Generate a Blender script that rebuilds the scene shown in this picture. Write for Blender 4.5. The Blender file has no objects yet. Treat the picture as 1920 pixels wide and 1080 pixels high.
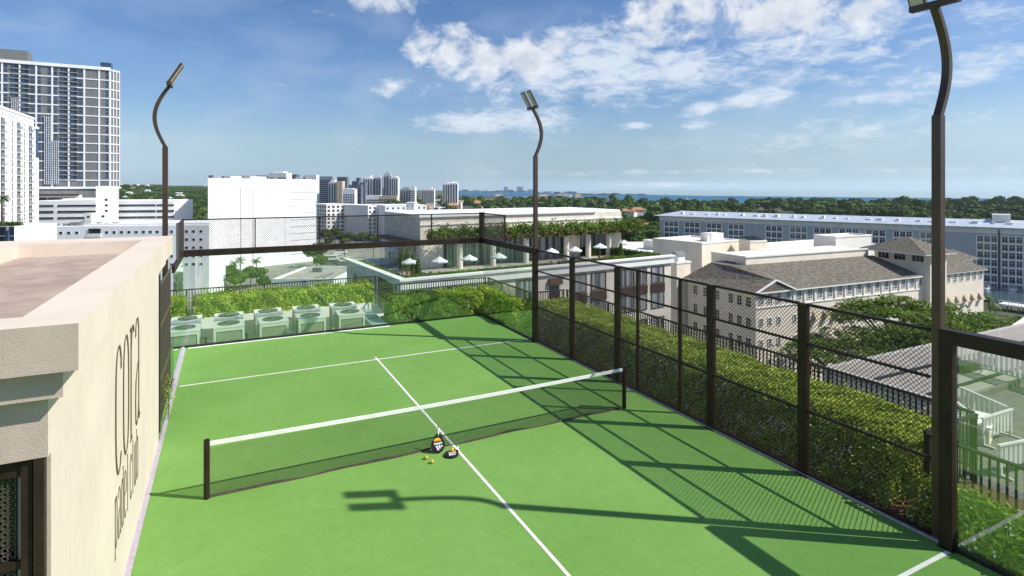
import bpy, math, random
import numpy as np
from mathutils import Vector, Matrix
PI = math.pi
SC = bpy.context.scene
COL = SC.collection
# ---------------------------------------------------------------- camera
H = 4.95; F = 1068.0; HY = 351.0
YAW = math.radians(26.74); SA, CA = math.sin(YAW), math.cos(YAW)
cam = bpy.data.cameras.new("camera"); camo = bpy.data.objects.new("camera", cam); COL.objects.link(camo)
camo.location = (0, 0, H); camo.rotation_euler = (PI/2, 0, -YAW)
cam.sensor_width = 36.0; cam.lens = 36.0*F/1920; cam.shift_y = -(540-HY)/1920
cam.clip_start = 0.05; cam.clip_end = 30000
SC.camera = camo
# ---------------------------------------------------------------- light
SUN = Vector((0.86, -0.59, 1.0)).normalized()
sl = bpy.data.lights.new("sun", 'SUN'); sl.energy = 5.0; sl.angle = math.radians(0.5); sl.color = (1.0, 0.955, 0.88)
slo = bpy.data.objects.new("sun", sl); COL.objects.link(slo)
slo.rotation_euler = SUN.to_track_quat('Z', 'Y').to_euler(); slo.location = (30, -20, 40)
SC.view_settings.view_transform = 'Standard'; SC.view_settings.look = 'None'
SC.view_settings.exposure = 0.22; SC.view_settings.gamma = 1.0; SC.view_settings.use_curve_mapping = False
wd = bpy.data.worlds.new("World"); SC.world = wd; wd.use_nodes = True

def build_world():
    nt = wd.node_tree; N = nt.nodes; L = nt.links
    N.clear()
    out = N.new('ShaderNodeOutputWorld'); bg = N.new('ShaderNodeBackground')
    tc = N.new('ShaderNodeTexCoord')
    sep = N.new('ShaderNodeSeparateXYZ'); L.new(tc.outputs['Generated'], sep.inputs[0])
    def m(op, a, b=None, clamp=False):
        n = N.new('ShaderNodeMath'); n.operation = op; n.use_clamp = clamp
        for i, v in enumerate((a, b)):
            if v is None: continue
            if hasattr(v, 'default_value') or hasattr(v, 'is_linked'): L.new(v, n.inputs[i])
            else: n.inputs[i].default_value = v
        return n.outputs[0]
    X, Y, Z = sep.outputs
    zc = m('MAXIMUM', Z, 0.075)
    cmb = N.new('ShaderNodeCombineXYZ'); L.new(X, cmb.inputs[0]); L.new(Y, cmb.inputs[1]); L.new(zc, cmb.inputs[2])
    sky = N.new('ShaderNodeTexSky'); sky.sky_type = 'NISHITA'; sky.sun_disc = False
    sky.sun_elevation = math.asin(SUN.z); sky.sun_rotation = math.atan2(SUN.x, SUN.y)
    sky.altitude = 50; sky.air_density = 1.0; sky.dust_density = 0.6; sky.ozone_density = 2.2
    L.new(cmb.outputs[0], sky.inputs[0])
    # azimuth / elevation of the view direction, in degrees
    az = m('ARCTAN2', X, Y)
    hl = m('SQRT', m('ADD', m('MULTIPLY', X, X), m('MULTIPLY', Y, Y)))
    el = m('ARCTAN2', Z, hl)
    azd = m('MULTIPLY', az, 180/PI); eld = m('MULTIPLY', el, 180/PI)
    ae = N.new('ShaderNodeCombineXYZ'); L.new(azd, ae.inputs[0]); L.new(eld, ae.inputs[1])
    def pix(px, py):
        a = math.degrees(math.atan((px-960)/F))+26.74
        e = math.degrees(math.atan((HY-py)/math.hypot(F, px-960)))
        return a, e
    def mask(lst, typ='QUADRATIC_SPHERE'):
        res = None
        for (px, py, wx, wy, rot, s) in lst:
            a, e = pix(px, py)
            k = math.hypot(F, px-960)
            mp = N.new('ShaderNodeMapping'); mp.vector_type = 'TEXTURE'
            mp.inputs['Location'].default_value = (a, e, 0)
            mp.inputs['Rotation'].default_value = (0, 0, math.radians(rot))
            mp.inputs['Scale'].default_value = (math.degrees(wx*F/k/k), math.degrees(wy/k), 1)
            L.new(ae.outputs[0], mp.inputs[0])
            g = N.new('ShaderNodeTexGradient'); g.gradient_type = 'SPHERICAL'; L.new(mp.outputs[0], g.inputs[0])
            v = m('MULTIPLY', m('POWER', g.outputs['Fac'], 0.62), s)
            res = v if res is None else m('MAXIMUM', res, v)
        return res
    def noise(sx, sy, scale, det, rough, dist=0.0, off=0.0, rot=0):
        mp = N.new('ShaderNodeMapping'); mp.inputs['Scale'].default_value = (sx, sy, 1); mp.inputs['Location'].default_value = (off, off*.7, off)
        mp.inputs['Rotation'].default_value = (0, 0, math.radians(rot))
        L.new(ae.outputs[0], mp.inputs[0])
        n = N.new('ShaderNodeTexNoise'); n.inputs['Scale'].default_value = scale; n.inputs['Detail'].default_value = det
        n.inputs['Roughness'].default_value = rough; n.inputs['Distortion'].default_value = dist
        L.new(mp.outputs[0], n.inputs['Vector']); return n.outputs[0]
    def ramp(v, a, b):
        n = N.new('ShaderNodeMapRange'); n.interpolation_type = 'SMOOTHSTEP'
        n.inputs[1].default_value = a; n.inputs[2].default_value = b; L.new(v, n.inputs[0]); return n.outputs[0]
    # solid cumulus, and thin torn cirrus
    cum = mask([(835, 92, 105, 62, -8, 1.0), (905, 115, 95, 62, 5, 1.0), (985, 112, 110, 75, 0, 1.0), (1035, 95, 60, 55, 0, .9),
                (930, 165, 60, 45, 0, .6), (1330, 20, 200, 75, 4, .92), (1480, 25, 220, 95, 8, .96), (1620, 20, 130, 90, 0, .9), (1250, -20, 140, 80, 0, .75),
                (715, -5, 85, 48, 0, 1.0), (745, 160, 75, 38, 5, .74), (790, 175, 55, 30, 0, .7), (700, 170, 45, 30, 0, .6), (880, 110, 120, 70, 0, .85), (1230, 30, 110, 80, 20, .95), (1640, 40, 90, 70, 0, .85),
                (1000, -120, 500, 90, 0, .55), (300, -260, 500, 160, 0, .6)])
    thin = mask([(1130, 120, 150, 75, -20, 1.0), (1270, 125, 130, 50, 0, 1.0), (1450, 90, 260, 50, 8, .6), (1040, 140, 90, 60, 0, .9), (1400, 185, 85, 22, 14, .9), (1460, 175, 70, 20, 14, .8),
                 (900, 228, 150, 32, 4, .9), (1010, 225, 90, 40, 0, .75), (1315, 205, 60, 20, 5, .85), (1305, 232, 45, 15, 0, .8), (1590, 190, 90, 22, 10, .7),
                 (1800, 135, 260, 50, 12, .65), (1190, 237, 35, 10, 0, .8), (1500, 100, 420, 120, 8, .55), (1850, 30, 120, 50, 0, .55),
                 (1180, 90, 90, 60, -35, .8), (1600, 250, 500, 60, 4, .42), (1300, 322, 620, 8, 0, .5), (1150, 175, 90, 40, 0, .55),
                 (1245, 347, 200, 6, 0, .7), (1750, 318, 350, 10, 0, .5), (900, 150, 170, 60, -10, .5)])
    n1 = noise(1, 1.25, .33, 12, .60, 0.25)
    n2 = noise(1, 2.6, .42, 12, .66, .35, 31.7, 12)
    dc = ramp(m('ADD', m('MULTIPLY', cum, .62), n1), .76, 1.06)
    dt = m('MULTIPLY', ramp(m('ADD', m('MULTIPLY', thin, .55), n2), .57, 1.03), .80)
    veil = m('MULTIPLY', ramp(noise(1, 2.4, .11, 5, .5, .4, 7.7), .38, .75), .16)
    dt = m('MAXIMUM', dt, veil)
    # cloud brightness: self-shading from a second look at the same field higher up
    n3 = noise(1, 1.25, .33, 6, .55, 0.25, .9)
    n4 = noise(1, 1.2, 1.1, 8, .6, .3, 3.3)
    sh = ramp(m('ADD', m('MULTIPLY', m('ADD', m('MULTIPLY', cum, .62), n3), .8), m('MULTIPLY', n4, .35)), .72, 1.35)
    mx = N.new('ShaderNodeMix'); mx.data_type = 'RGBA'
    L.new(sh, mx.inputs['Factor']); mx.inputs['A'].default_value = (12.2, 12.5, 12.9, 1); mx.inputs['B'].default_value = (7.2, 8.0, 9.4, 1)
    # sky tint
    tint = N.new('ShaderNodeMix'); tint.data_type = 'RGBA'; tint.blend_type = 'MULTIPLY'; tint.inputs['Factor'].default_value = 1
    L.new(sky.outputs[0], tint.inputs['A'])
    tr = N.new('ShaderNodeMix'); tr.data_type = 'RGBA'
    L.new(ramp(eld, 0, 16), tr.inputs['Factor']); tr.inputs['A'].default_value = (1.26, 1.36, 1.52, 1); tr.inputs['B'].default_value = (.94, 1.22, 1.56, 1)
    L.new(tr.outputs['Result'], tint.inputs['B'])
    c1 = N.new('ShaderNodeMix'); c1.data_type = 'RGBA'; L.new(dt, c1.inputs['Factor'])
    L.new(tint.outputs['Result'], c1.inputs['A']); c1.inputs['B'].default_value = (10.6, 11.5, 12.6, 1)
    c2 = N.new('ShaderNodeMix'); c2.data_type = 'RGBA'; L.new(m('MULTIPLY', dc, .88), c2.inputs['Factor'])
    L.new(c1.outputs['Result'], c2.inputs['A']); L.new(mx.outputs['Result'], c2.inputs['B'])
    L.new(c2.outputs['Result'], bg.inputs[0]); bg.inputs[1].default_value = 0.068
    L.new(bg.outputs[0], out.inputs[0])
build_world()

# ---------------------------------------------------------------- helpers
def W(px, Z, z=0.0):
    "point seen at image column px (1920 wide), Z metres in front of the camera, height z"
    X = (px-960)/F*Z
    return Vector((X*CA+Z*SA, -X*SA+Z*CA, z))
def zof(py, Z): return H-(py-HY)/F*Z
GZ = -36.0
MATS = {}
def mat(name, col, rough=.7, var=.12, scale=3.0, bump=0.0, metal=0.0, spec=.5, col2=None, bscale=None, stretch=(1, 1, 1), island=0.0, objrand=0.0, transl=0.0, grain=0.0, gscale=60, detail=6, lo=.35, hi=.65):
    if name in MATS: return MATS[name]
    mt = bpy.data.materials.new(name); mt.use_nodes = True
    nt = mt.node_tree; N = nt.nodes; L = nt.links
    b = N['Principled BSDF']; b.inputs['Roughness'].default_value = rough; b.inputs['Metallic'].default_value = metal
    b.inputs['Specular IOR Level'].default_value = spec
    tc = N.new('ShaderNodeNewGeometry'); mp = N.new('ShaderNodeMapping'); L.new(tc.outputs['Position'], mp.inputs[0])
    mp.inputs['Scale'].default_value = stretch
    n = N.new('ShaderNodeTexNoise'); n.inputs['Scale'].default_value = scale; n.inputs['Detail'].default_value = detail; n.inputs['Roughness'].default_value = .6
    L.new(mp.outputs[0], n.inputs['Vector'])
    mr = N.new('ShaderNodeMapRange'); mr.inputs[1].default_value = lo; mr.inputs[2].default_value = hi; L.new(n.outputs[0], mr.inputs[0])
    mx = N.new('ShaderNodeMix'); mx.data_type = 'RGBA'; L.new(mr.outputs[0], mx.inputs['Factor'])
    if col2 is None:
        col, col2 = [c*(1-var) for c in col], [min(1, c*(1+var)) for c in col]
    mx.inputs['A'].default_value = (*col[:3], 1); mx.inputs['B'].default_value = (*col2[:3], 1)
    cur = mx.outputs['Result']
    def rnd(sock, amt):
        nonlocal cur
        r = N.new('ShaderNodeMapRange'); r.inputs[3].default_value = 1-amt; r.inputs[4].default_value = 1+amt; L.new(sock, r.inputs[0])
        hs = N.new('ShaderNodeHueSaturation'); L.new(r.outputs[0], hs.inputs['Value']); L.new(cur, hs.inputs['Color'])
        r2 = N.new('ShaderNodeMapRange'); r2.inputs[3].default_value = .5-amt*.035; r2.inputs[4].default_value = .5+amt*.035; L.new(sock, r2.inputs[0]); L.new(r2.outputs[0], hs.inputs['Hue'])
        cur = hs.outputs[0]
    if island: rnd(tc.outputs['Random Per Island'], island)
    if objrand:
        oi = N.new('ShaderNodeObjectInfo'); rnd(oi.outputs['Random'], objrand)
    if grain:
        ng = N.new('ShaderNodeTexNoise'); ng.inputs['Scale'].default_value = gscale; ng.inputs['Detail'].default_value = 8; ng.inputs['Roughness'].default_value = .75
        L.new(tc.outputs['Position'], ng.inputs['Vector'])
        n3 = N.new('ShaderNodeTexNoise'); n3.inputs['Scale'].default_value = 6.0; n3.inputs['Detail'].default_value = 14; n3.inputs['Roughness'].default_value = .8
        L.new(tc.outputs['Position'], n3.inputs['Vector'])
        ad = N.new('ShaderNodeMath'); ad.operation = 'ADD'; L.new(ng.outputs[0], ad.inputs[0]); L.new(n3.outputs[0], ad.inputs[1])
        rg = N.new('ShaderNodeMapRange'); rg.inputs[1].default_value = .7; rg.inputs[2].default_value = 1.3; rg.inputs[3].default_value = 1-grain; rg.inputs[4].default_value = 1+grain; L.new(ad.outputs[0], rg.inputs[0])
        hg = N.new('ShaderNodeHueSaturation'); L.new(rg.outputs[0], hg.inputs['Value']); L.new(cur, hg.inputs['Color']); cur = hg.outputs[0]
    L.new(cur, b.inputs['Base Color'])
    if bump:
        n2 = N.new('ShaderNodeTexNoise'); n2.inputs['Scale'].default_value = bscale or scale*8; n2.inputs['Detail'].default_value = 5
        L.new(mp.outputs[0], n2.inputs['Vector'])
        bp = N.new('ShaderNodeBump'); bp.inputs['Strength'].default_value = bump; bp.inputs['Distance'].default_value = .02
        L.new(n2.outputs[0], bp.inputs['Height']); L.new(bp.outputs[0], b.inputs['Normal'])
    if transl:
        tr = N.new('ShaderNodeBsdfTranslucent'); L.new(cur, tr.inputs[0])
        ms = N.new('ShaderNodeMixShader'); ms.inputs[0].default_value = transl
        L.new(b.outputs[0], ms.inputs[1]); L.new(tr.outputs[0], ms.inputs[2]); L.new(ms.outputs[0], N['Material Output'].inputs[0])
    MATS[name] = mt
    return mt

class MB:
    def __init__(s): s.v = []; s.f = []; s.m = []
    def add(s, vs, fs, m=0):
        o = len(s.v); s.v += [tuple(v) for v in vs]; s.f += [tuple(i+o for i in f) for f in fs]; s.m += [m]*len(fs); return s
    def box(s, x0, x1, y0, y1, z0, z1, m=0):
        if x0 > x1: x0, x1 = x1, x0
        if y0 > y1: y0, y1 = y1, y0
        if z0 > z1: z0, z1 = z1, z0
        vs = [(x, y, z) for z in (z0, z1) for y in (y0, y1) for x in (x0, x1)]
        return s.add(vs, [(0, 2, 3, 1), (4, 5, 7, 6), (0, 1, 5, 4), (2, 6, 7, 3), (0, 4, 6, 2), (1, 3, 7, 5)], m)
    def prism(s, poly, z0, z1, m=0, mtop=None):
        n = len(poly); vs = [(p[0], p[1], z0) for p in poly]+[(p[0], p[1], z1) for p in poly]
        s.add(vs, [tuple(range(n))[::-1]]+[(i, (i+1) % n, n+(i+1) % n, n+i) for i in range(n)], m)
        o = len(s.v)-2*n
        s.f.append(tuple(o+n+i for i in range(n))); s.m.append(m if mtop is None else mtop); return s
    def bar(s, p, q, w, h=None, up=(0, 0, 1), m=0):
        p = Vector(p); q = Vector(q); d = (q-p).normalized(); up = Vector(up)
        if abs(d.dot(up)) > .98: up = Vector((0, 1, 0))
        a = d.cross(up).normalized(); b = a.cross(d); h = h or w
        vs = []
        for c in (p, q):
            for i, j in ((-1, -1), (1, -1), (1, 1), (-1, 1)): vs.append(c+a*i*w/2+b*j*h/2)
        return s.add(vs, [(0, 3, 2, 1), (4, 5, 6, 7), (0, 1, 5, 4), (1, 2, 6, 5), (2, 3, 7, 6), (3, 0, 4, 7)], m)
    def tube(s, path, rad, n=8, m=0, caps=True):
        path = [Vector(p) for p in path]; rr = rad if isinstance(rad, (list, tuple)) else [rad]*len(path)
        ref = Vector((0, 0, 1)); rings = []
        for i, p in enumerate(path):
            d = (path[min(i+1, len(path)-1)]-path[max(i-1, 0)]).normalized()
            if abs(d.dot(ref)) > .95: ref = Vector((1, 0, 0)) if abs(d.x) < .9 else Vector((0, 1, 0))
            a = d.cross(ref).normalized(); b = a.cross(d); ref = b
            rings.append([p+(a*math.cos(2*PI*k/n)+b*math.sin(2*PI*k/n))*rr[i] for k in range(n)])
        vs = [v for r in rings for v in r]; fs = []
        for i in range(len(path)-1):
            for k in range(n):
                fs.append((i*n+k, i*n+(k+1) % n, (i+1)*n+(k+1) % n, (i+1)*n+k))
        if caps: fs += [tuple(range(n)), tuple((len(path)-1)*n+k for k in range(n))[::-1]]
        return s.add(vs, fs, m)
    def ring(s, c, r0, r1, z0, z1, n=24, m=0):
        vs = []
        for z in (z0, z1):
            for r in (r0, r1):
                vs += [(c[0]+r*math.cos(2*PI*k/n), c[1]+r*math.sin(2*PI*k/n), z) for k in range(n)]
        fs = []
        for k in range(n):
            j = (k+1) % n
            fs += [(2*n+k, 3*n+k, 3*n+j, 2*n+j), (n+k, n+j, 3*n+j, 3*n+k), (k, 2*n+k, 2*n+j, j)]
        return s.add(vs, fs, m)
    def disc(s, c, r, z, n=24, m=0):
        return s.add([(c[0]+r*math.cos(2*PI*k/n), c[1]+r*math.sin(2*PI*k/n), z) for k in range(n)], [tuple(range(n))], m)
    def sphere(s, c, r, nu=12, nv=8, m=0):
        rx, ry, rz = r if isinstance(r, (tuple, list)) else (r, r, r)
        vs = [(c[0], c[1], c[2]-rz)]
        for j in range(1, nv):
            t = -PI/2+PI*j/nv
            vs += [(c[0]+rx*math.cos(t)*math.cos(2*PI*k/nu), c[1]+ry*math.cos(t)*math.sin(2*PI*k/nu), c[2]+rz*math.sin(t)) for k in range(nu)]
        vs.append((c[0], c[1], c[2]+rz)); T = len(vs)-1; fs = []
        for k in range(nu): fs.append((0, 1+(k+1) % nu, 1+k)); fs.append((T, 1+(nv-2)*nu+k, 1+(nv-2)*nu+(k+1) % nu))
        for j in range(nv-2):
            for k in range(nu): fs.append((1+j*nu+k, 1+j*nu+(k+1) % nu, 1+(j+1)*nu+(k+1) % nu, 1+(j+1)*nu+k))
        return s.add(vs, fs, m)
    def merge(s, o, loc=(0, 0, 0), rz=0.0, sc=1.0):
        c, n = math.cos(rz), math.sin(rz); k = len(s.v)
        s.v += [((x*c-y*n)*sc+loc[0], (x*n+y*c)*sc+loc[1], z*sc+loc[2]) for x, y, z in o.v]
        s.f += [tuple(i+k for i in f) for f in o.f]; s.m += o.m; return s
    def mesh(s, name, mats):
        me = bpy.data.meshes.new(name); me.from_pydata(s.v, [], s.f)
        for mm in (mats if isinstance(mats, (list, tuple)) else [mats]): me.materials.append(mm)
        me.polygons.foreach_set('material_index', s.m); me.update(); return me
    def build(s, name, mats, parent=None, base=None, w=False, smooth=False):
        "w: the vertices are world points, brought into the parent's (or base's) frame"
        if w and parent is not None:
            im = ROOTM[parent.name].inverted(); s.v = [tuple(im @ Vector(v)) for v in s.v]
        elif base is not None:
            s.v = [(v[0]-base[0], v[1]-base[1], v[2]-base[2]) for v in s.v]
        me = s.mesh(name, mats)
        if smooth: me.polygons.foreach_set('use_smooth', [True]*len(me.polygons))
        return link(name, me, parent, base if base is not None else (0, 0, 0))
ROOTM = {}
def link(name, me, parent=None, loc=(0, 0, 0), rz=0.0):
    o = bpy.data.objects.new(name, me); COL.objects.link(o); o.location = loc; o.rotation_euler = (0, 0, rz)
    if parent is not None:
        o.parent = parent; ROOTM[o.name] = ROOTM.get(parent.name, Matrix())
    else: ROOTM[o.name] = Matrix.Translation(Vector(loc)) @ Matrix.Rotation(rz, 4, 'Z')
    return o
def tag(o, label=None, cat=None, group=None, kind=None):
    if label: o['label'] = label
    if cat: o['category'] = cat
    if group: o['group'] = group
    if kind: o['kind'] = kind
    return o
def thing(name, label, cat, loc=(0, 0, 0), rz=0.0, group=None):
    return tag(link(name, None, None, loc, rz), label, cat, group)
def copy_tree(o, parent=None):
    c = o.copy(); COL.objects.link(c)
    if parent is not None: c.parent = parent
    for ch in list(CH.get(o.name, [])) or [x for x in o.children]: copy_tree(ch, c)
    return c
CH = {}
def tris_mesh(name, V, mats, n=4, smooth=False, midx=None):
    "V: array (k*n,3) of k separate n-gons"
    k = len(V)//n; me = bpy.data.meshes.new(name)
    me.vertices.add(len(V)); me.vertices.foreach_set('co', np.asarray(V, np.float32).ravel())
    me.loops.add(len(V)); me.loops.foreach_set('vertex_index', np.arange(len(V), dtype=np.int32))
    me.polygons.add(k); me.polygons.foreach_set('loop_start', np.arange(0, len(V), n, dtype=np.int32))
    try: me.polygons.foreach_set('loop_total', np.full(k, n, dtype=np.int32))
    except Exception: pass
    for mm in (mats if isinstance(mats, (list, tuple)) else [mats]): me.materials.append(mm)
    if midx is not None: me.polygons.foreach_set('material_index', midx)
    me.update(calc_edges=True); me.validate(); return me
def leaf_quads(P, Nrm, size, rng, aspect=.55, spread=.8, lo=.6):
    "rhombic leaves at points P, roughly facing Nrm"
    k = len(P); n = Nrm+rng.normal(0, spread, (k, 3)); n /= np.linalg.norm(n, axis=1)[:, None]+1e-9
    a = np.cross(n, rng.normal(0, 1, (k, 3))); a /= np.linalg.norm(a, axis=1)[:, None]+1e-9
    b = np.cross(n, a); s = (size*(lo+(1-lo)*2*rng.random(k)))[:, None]
    V = np.stack([P-a*s, P-b*s*aspect+n*s*.12, P+a*s, P+b*s*aspect+n*s*.12], 1)
    return V.reshape(-1, 3)
RG = np.random.default_rng(7); RD = random.Random(5)
# ---------------------------------------------------------------- materials
bronze = mat('dark_bronze', (.032, .020, .013), rough=.5, var=.25, scale=3, metal=.2, spec=.3, grain=.15)
bronze2 = mat('bronze_pole', (.085, .055, .038), rough=.45, var=.12, scale=3, metal=.3)
blackm = mat('black_metal', (.012, .011, .01), rough=.45, var=.1)
court_m = mat('court_acrylic', (.146, .304, .060), rough=.86, scale=.55, bump=.35, bscale=190, grain=.16, col2=(.180, .352, .080), detail=9, lo=.3, hi=.7, spec=.25)
white_m = mat('court_line_paint', (.78, .75, .72), rough=.7, var=.08, scale=6)
kerb_m = mat('kerb_stone', (.42, .37, .42), rough=.8, var=.15, scale=9, bump=.3)
stucco = mat('cream_stucco', (.70, .595, .49), rough=.9, scale=1.1, var=.05, bump=.15, bscale=80, spec=.2, grain=.05)
sandf_shaded = mat('sand_finish_shaded', (.52, .42, .34), rough=.95, scale=5, var=.06, bump=.22, bscale=90, spec=.1, grain=.07, gscale=45)  # grainier stucco for the front, its shade put into the darker colour
coping = mat('coping_plaster', (.77, .67, .59), rough=.88, scale=1.3, var=.04, bump=.12, bscale=40, spec=.2)
roofpav = mat('roof_paver', (.42, .33, .27), rough=.9, scale=2.2, var=.16, bump=.4, bscale=30, spec=.15)
wire_m = mat('mesh_wire', (.03, .024, .018), rough=.5, var=.1)
white_metal = mat('white_metal', (.66, .64, .58), rough=.6, var=.06, scale=2)
soil = mat('red_mulch', (.13, .055, .032), rough=.95, var=.5, scale=40, bump=.8, bscale=90)
leaf = mat('hedge_leaf', (.27, .38, .032), rough=.5, var=.35, scale=2.5, island=.55, transl=.42, spec=.35, col2=(.52, .60, .09))
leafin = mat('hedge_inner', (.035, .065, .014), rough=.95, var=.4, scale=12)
petal = mat('white_petal', (.8, .8, .78), rough=.6, var=.05)
conc = mat('pale_roof', (.62, .62, .60), rough=.9, var=.08, scale=.6, spec=.2)
ac_m = mat('ac_casing', (.86, .85, .76), rough=.6, var=.06, scale=1.5)
ac_p = mat('ac_panel', (.36, .40, .29), rough=.6, var=.1)
tape = mat('net_tape', (.09, .065, .055), rough=.8, var=.2, scale=8)
band = mat('net_band', (.8, .78, .76), rough=.8, var=.05, scale=5, bump=.2)
lens = mat('lamp_lens', (.62, .57, .47), rough=.35, var=.05)

def glass_mat(name, tint, ior=1.6, extra=.04):
    mt = bpy.data.materials.new(name); mt.use_nodes = True; nt = mt.node_tree; N = nt.nodes; L = nt.links
    N.remove(N['Principled BSDF'])
    t = N.new('ShaderNodeBsdfTransparent'); t.inputs[0].default_value = (*tint, 1)
    g = N.new('ShaderNodeBsdfGlossy'); g.inputs['Roughness'].default_value = 0.004; g.inputs[0].default_value = (.92, 1, .95, 1)
    fr = N.new('ShaderNodeFresnel'); ge = N.new('ShaderNodeNewGeometry'); io = N.new('ShaderNodeMapRange')
    io.inputs[3].default_value = ior; io.inputs[4].default_value = 1/ior   # both faces of the thin pane reflect alike
    L.new(ge.outputs['Backfacing'], io.inputs[0]); L.new(io.outputs[0], fr.inputs[0])
    nz = N.new('ShaderNodeTexNoise'); nz.inputs['Scale'].default_value = .8
    ad = N.new('ShaderNodeMath'); ad.operation = 'MULTIPLY_ADD'; ad.inputs[1].default_value = extra*.6
    L.new(nz.outputs[0], ad.inputs[0]); L.new(fr.outputs[0], ad.inputs[2])
    ms = N.new('ShaderNodeMixShader'); L.new(ad.outputs[0], ms.inputs[0]); L.new(t.outputs[0], ms.inputs[1]); L.new(g.outputs[0], ms.inputs[2])
    L.new(ms.outputs[0], N['Material Output'].inputs[0]); MATS[name] = mt; return mt
glass = glass_mat('court_glass', (.955, .992, .965), 1.85, .08)

XL, XR, YB = -1.15, 8.86, 20.22
YN, YS, YS2 = 10.27, 16.36, 4.24
# ---------------------------------------------------------------- roof deck and court surface
mb = MB(); mb.box(XL-3.2, XR, -3.0, YB+.05, -.5, 0); tag(mb.build('court_floor', court_m), kind='structure')
mb = MB(); mb.box(XL-3.2, 11.45, -3.0, 24.6, -3.5, -.52)
tag(mb.build('roof_slab', conc), kind='structure')
def line(x0, x1, y0, y1, name='court_line'):
    m = MB(); m.box(x0, x1, y0, y1, .0005, .004); tag(m.build(name, white_m), kind='structure')
CX = 3.91
line(XL+.14, XR-.02, YS-.025, YS+.025); line(XL+.14, XR-.02, YS2-.03, YS2+.03)
line(CX-.025, CX+.025, -2.5, YS2-.032); line(CX-.025, CX+.025, YS2+.032, YS-.027); line(CX-.025, CX+.025, YS+.027, YS+.25)
line(XL+.14, 5.25, YB-.16, YB-.06)
m = MB(); m.box(XL, XL+.075, -3, YB-.2, .001, .012); tag(m.build('kerb', kerb_m), kind='structure')
m = MB(); m.box(XR+.002, XR+.075, -3, YB, -.5, .03); tag(m.build('kerb', kerb_m), kind='structure')
m = MB(); m.box(XR+.077, 11.3, -3, 17.9, -.5, -.02); m.box(XR+.077, 9.9, 17.905, 21.9, -.5, -.02); m.box(5.35, XR+.077, YB+.11, 21.9, -.5, -.02)
tag(m.build('planting_bed', soil), kind='structure')
m = MB(); m.box(XL-2.5, 5.30, YB+.12, 23.2, -.515, -.505); tag(m.build('plant_room_roof', mat('grey_green_roof', (.66, .70, .68), rough=.85, var=.08, scale=1)), kind='structure')
m = MB(); m.box(XL-2.5, 5.34, 23.2, 24.35, -.5, .26); tag(m.build('planter_wall', mat('planter_white', (.84, .84, .80), rough=.85, var=.05)), kind='structure')

# ---------------------------------------------------------------- left building with stepped cornice
def sand_shade(o):
    "front faces: their shade painted darker into the coarser sand finish"
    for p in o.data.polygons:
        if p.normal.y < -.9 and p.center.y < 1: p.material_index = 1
bld = thing('stucco_building', 'cream stucco clubhouse with stepped cornice and flat paved roof at left of the court', 'building', (-1.15, 5.22, 0))
m = MB(); m.box(-5.2, -1.15, 5.22, 12.95, 2.99, 3.44); m.box(-5.2, -1.15, 5.9, 12.95, 0, 2.99)
m.box(-1.75, -1.15, 5.22, 5.899, 0, 0.02)
m.box(-1.34, -1.15, 5.30, 5.898, 0.02, 2.985)
sand_shade(m.build('wall', [stucco, sandf_shaded], bld, w=True))
m = MB(); m.box(-5.2, -1.04, 5.11, 13.06, 3.441, 3.65); m.box(-5.2, -.93, 5.0, 13.17, 3.651, 3.745)
sand_shade(m.build('cornice', [stucco, sandf_shaded], bld, w=True))
m = MB()
m.box(-1.345, -.93, 5.0, 13.17, 3.746, 3.985); m.box(-5.2, -1.346, 5.0, 5.415, 3.746, 3.985)
m.box(-5.2, -1.346, 12.30, 13.17, 3.746, 3.984); m.box(-5.2, -3.12, 5.416, 12.299, 3.746, 3.983)
sand_shade(m.build('parapet', [stucco, sandf_shaded], bld, w=True))
m = MB()
for i in range(2):
    for j in range(10):
        x0 = -3.115+i*.885; y0 = 5.42+j*.6878
        m.box(x0+.005, x0+.88, y0+.006, y0+.682, 3.746, 3.757+.002*((i*7+j*3) % 3))
m.build('roof_paving', roofpav, bld, w=True)
# entrance screen: dark frames round a lattice panel in front of dark glass
door = thing('entrance_screen', 'dark bronze framed entrance screen with black lattice panel under the stucco cornice', 'door', (-1.9, 5.36, 0))
m = MB()
m.box(-1.236, -1.175, 5.225, 5.30, 0, 2.985); m.box(-1.246, -1.238, 5.28, 5.33, 0, 2.975); m.box(-1.312, -1.248, 5.25, 5.34, 0, 2.97)
m.box(-3.4, -1.314, 5.27, 5.36, 2.86, 2.97); m.box(-3.4, -1.314, 5.275, 5.355, 2.19, 2.25); m.box(-3.4, -1.314, 5.275, 5.355, 0, .12)
m.build('frame', bronze, door, w=True)
m = MB()
def octring(cx, cz, r, t, y0, y1):
    for k in range(6):
        a0, a1 = k*PI/3+PI/6, (k+1)*PI/3+PI/6
        m.bar((cx+r*math.cos(a0), (y0+y1)/2, cz+r*math.sin(a0)), (cx+r*math.cos(a1), (y0+y1)/2, cz+r*math.sin(a1)), y1-y0, t)
for i in range(-2, 11):
    for j in range(0, 58):
        cx = -1.34-i*.050-(j % 2)*.025; cz = 1.2+j*.029
        if cx < -1.9 or cx > -1.325 or cz > 2.85 or 2.17 < cz < 2.27: continue
        octring(cx, cz, .011 if (i+j) % 2 else .019, .0032, 5.30, 5.308)
for k in range(-60, 60):
    for s in (1, -1):
        x0 = -1.32-k*.0575; z0 = .14; x1 = x0-s*2.71; z1 = 2.85
        # clip to the opening
        pts = []
        for t in [i/60 for i in range(61)]:
            x = x0+(x1-x0)*t; z = z0+(z1-z0)*t
            if -3.35 < x < -1.32: pts.append((x, 5.32, z))
        if len(pts) > 1: m.bar(pts[0], pts[-1], .006, .004)
m.build('lattice', mat('lattice_metal', (.13, .11, .09), rough=.5, metal=.3), door, w=True)
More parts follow.
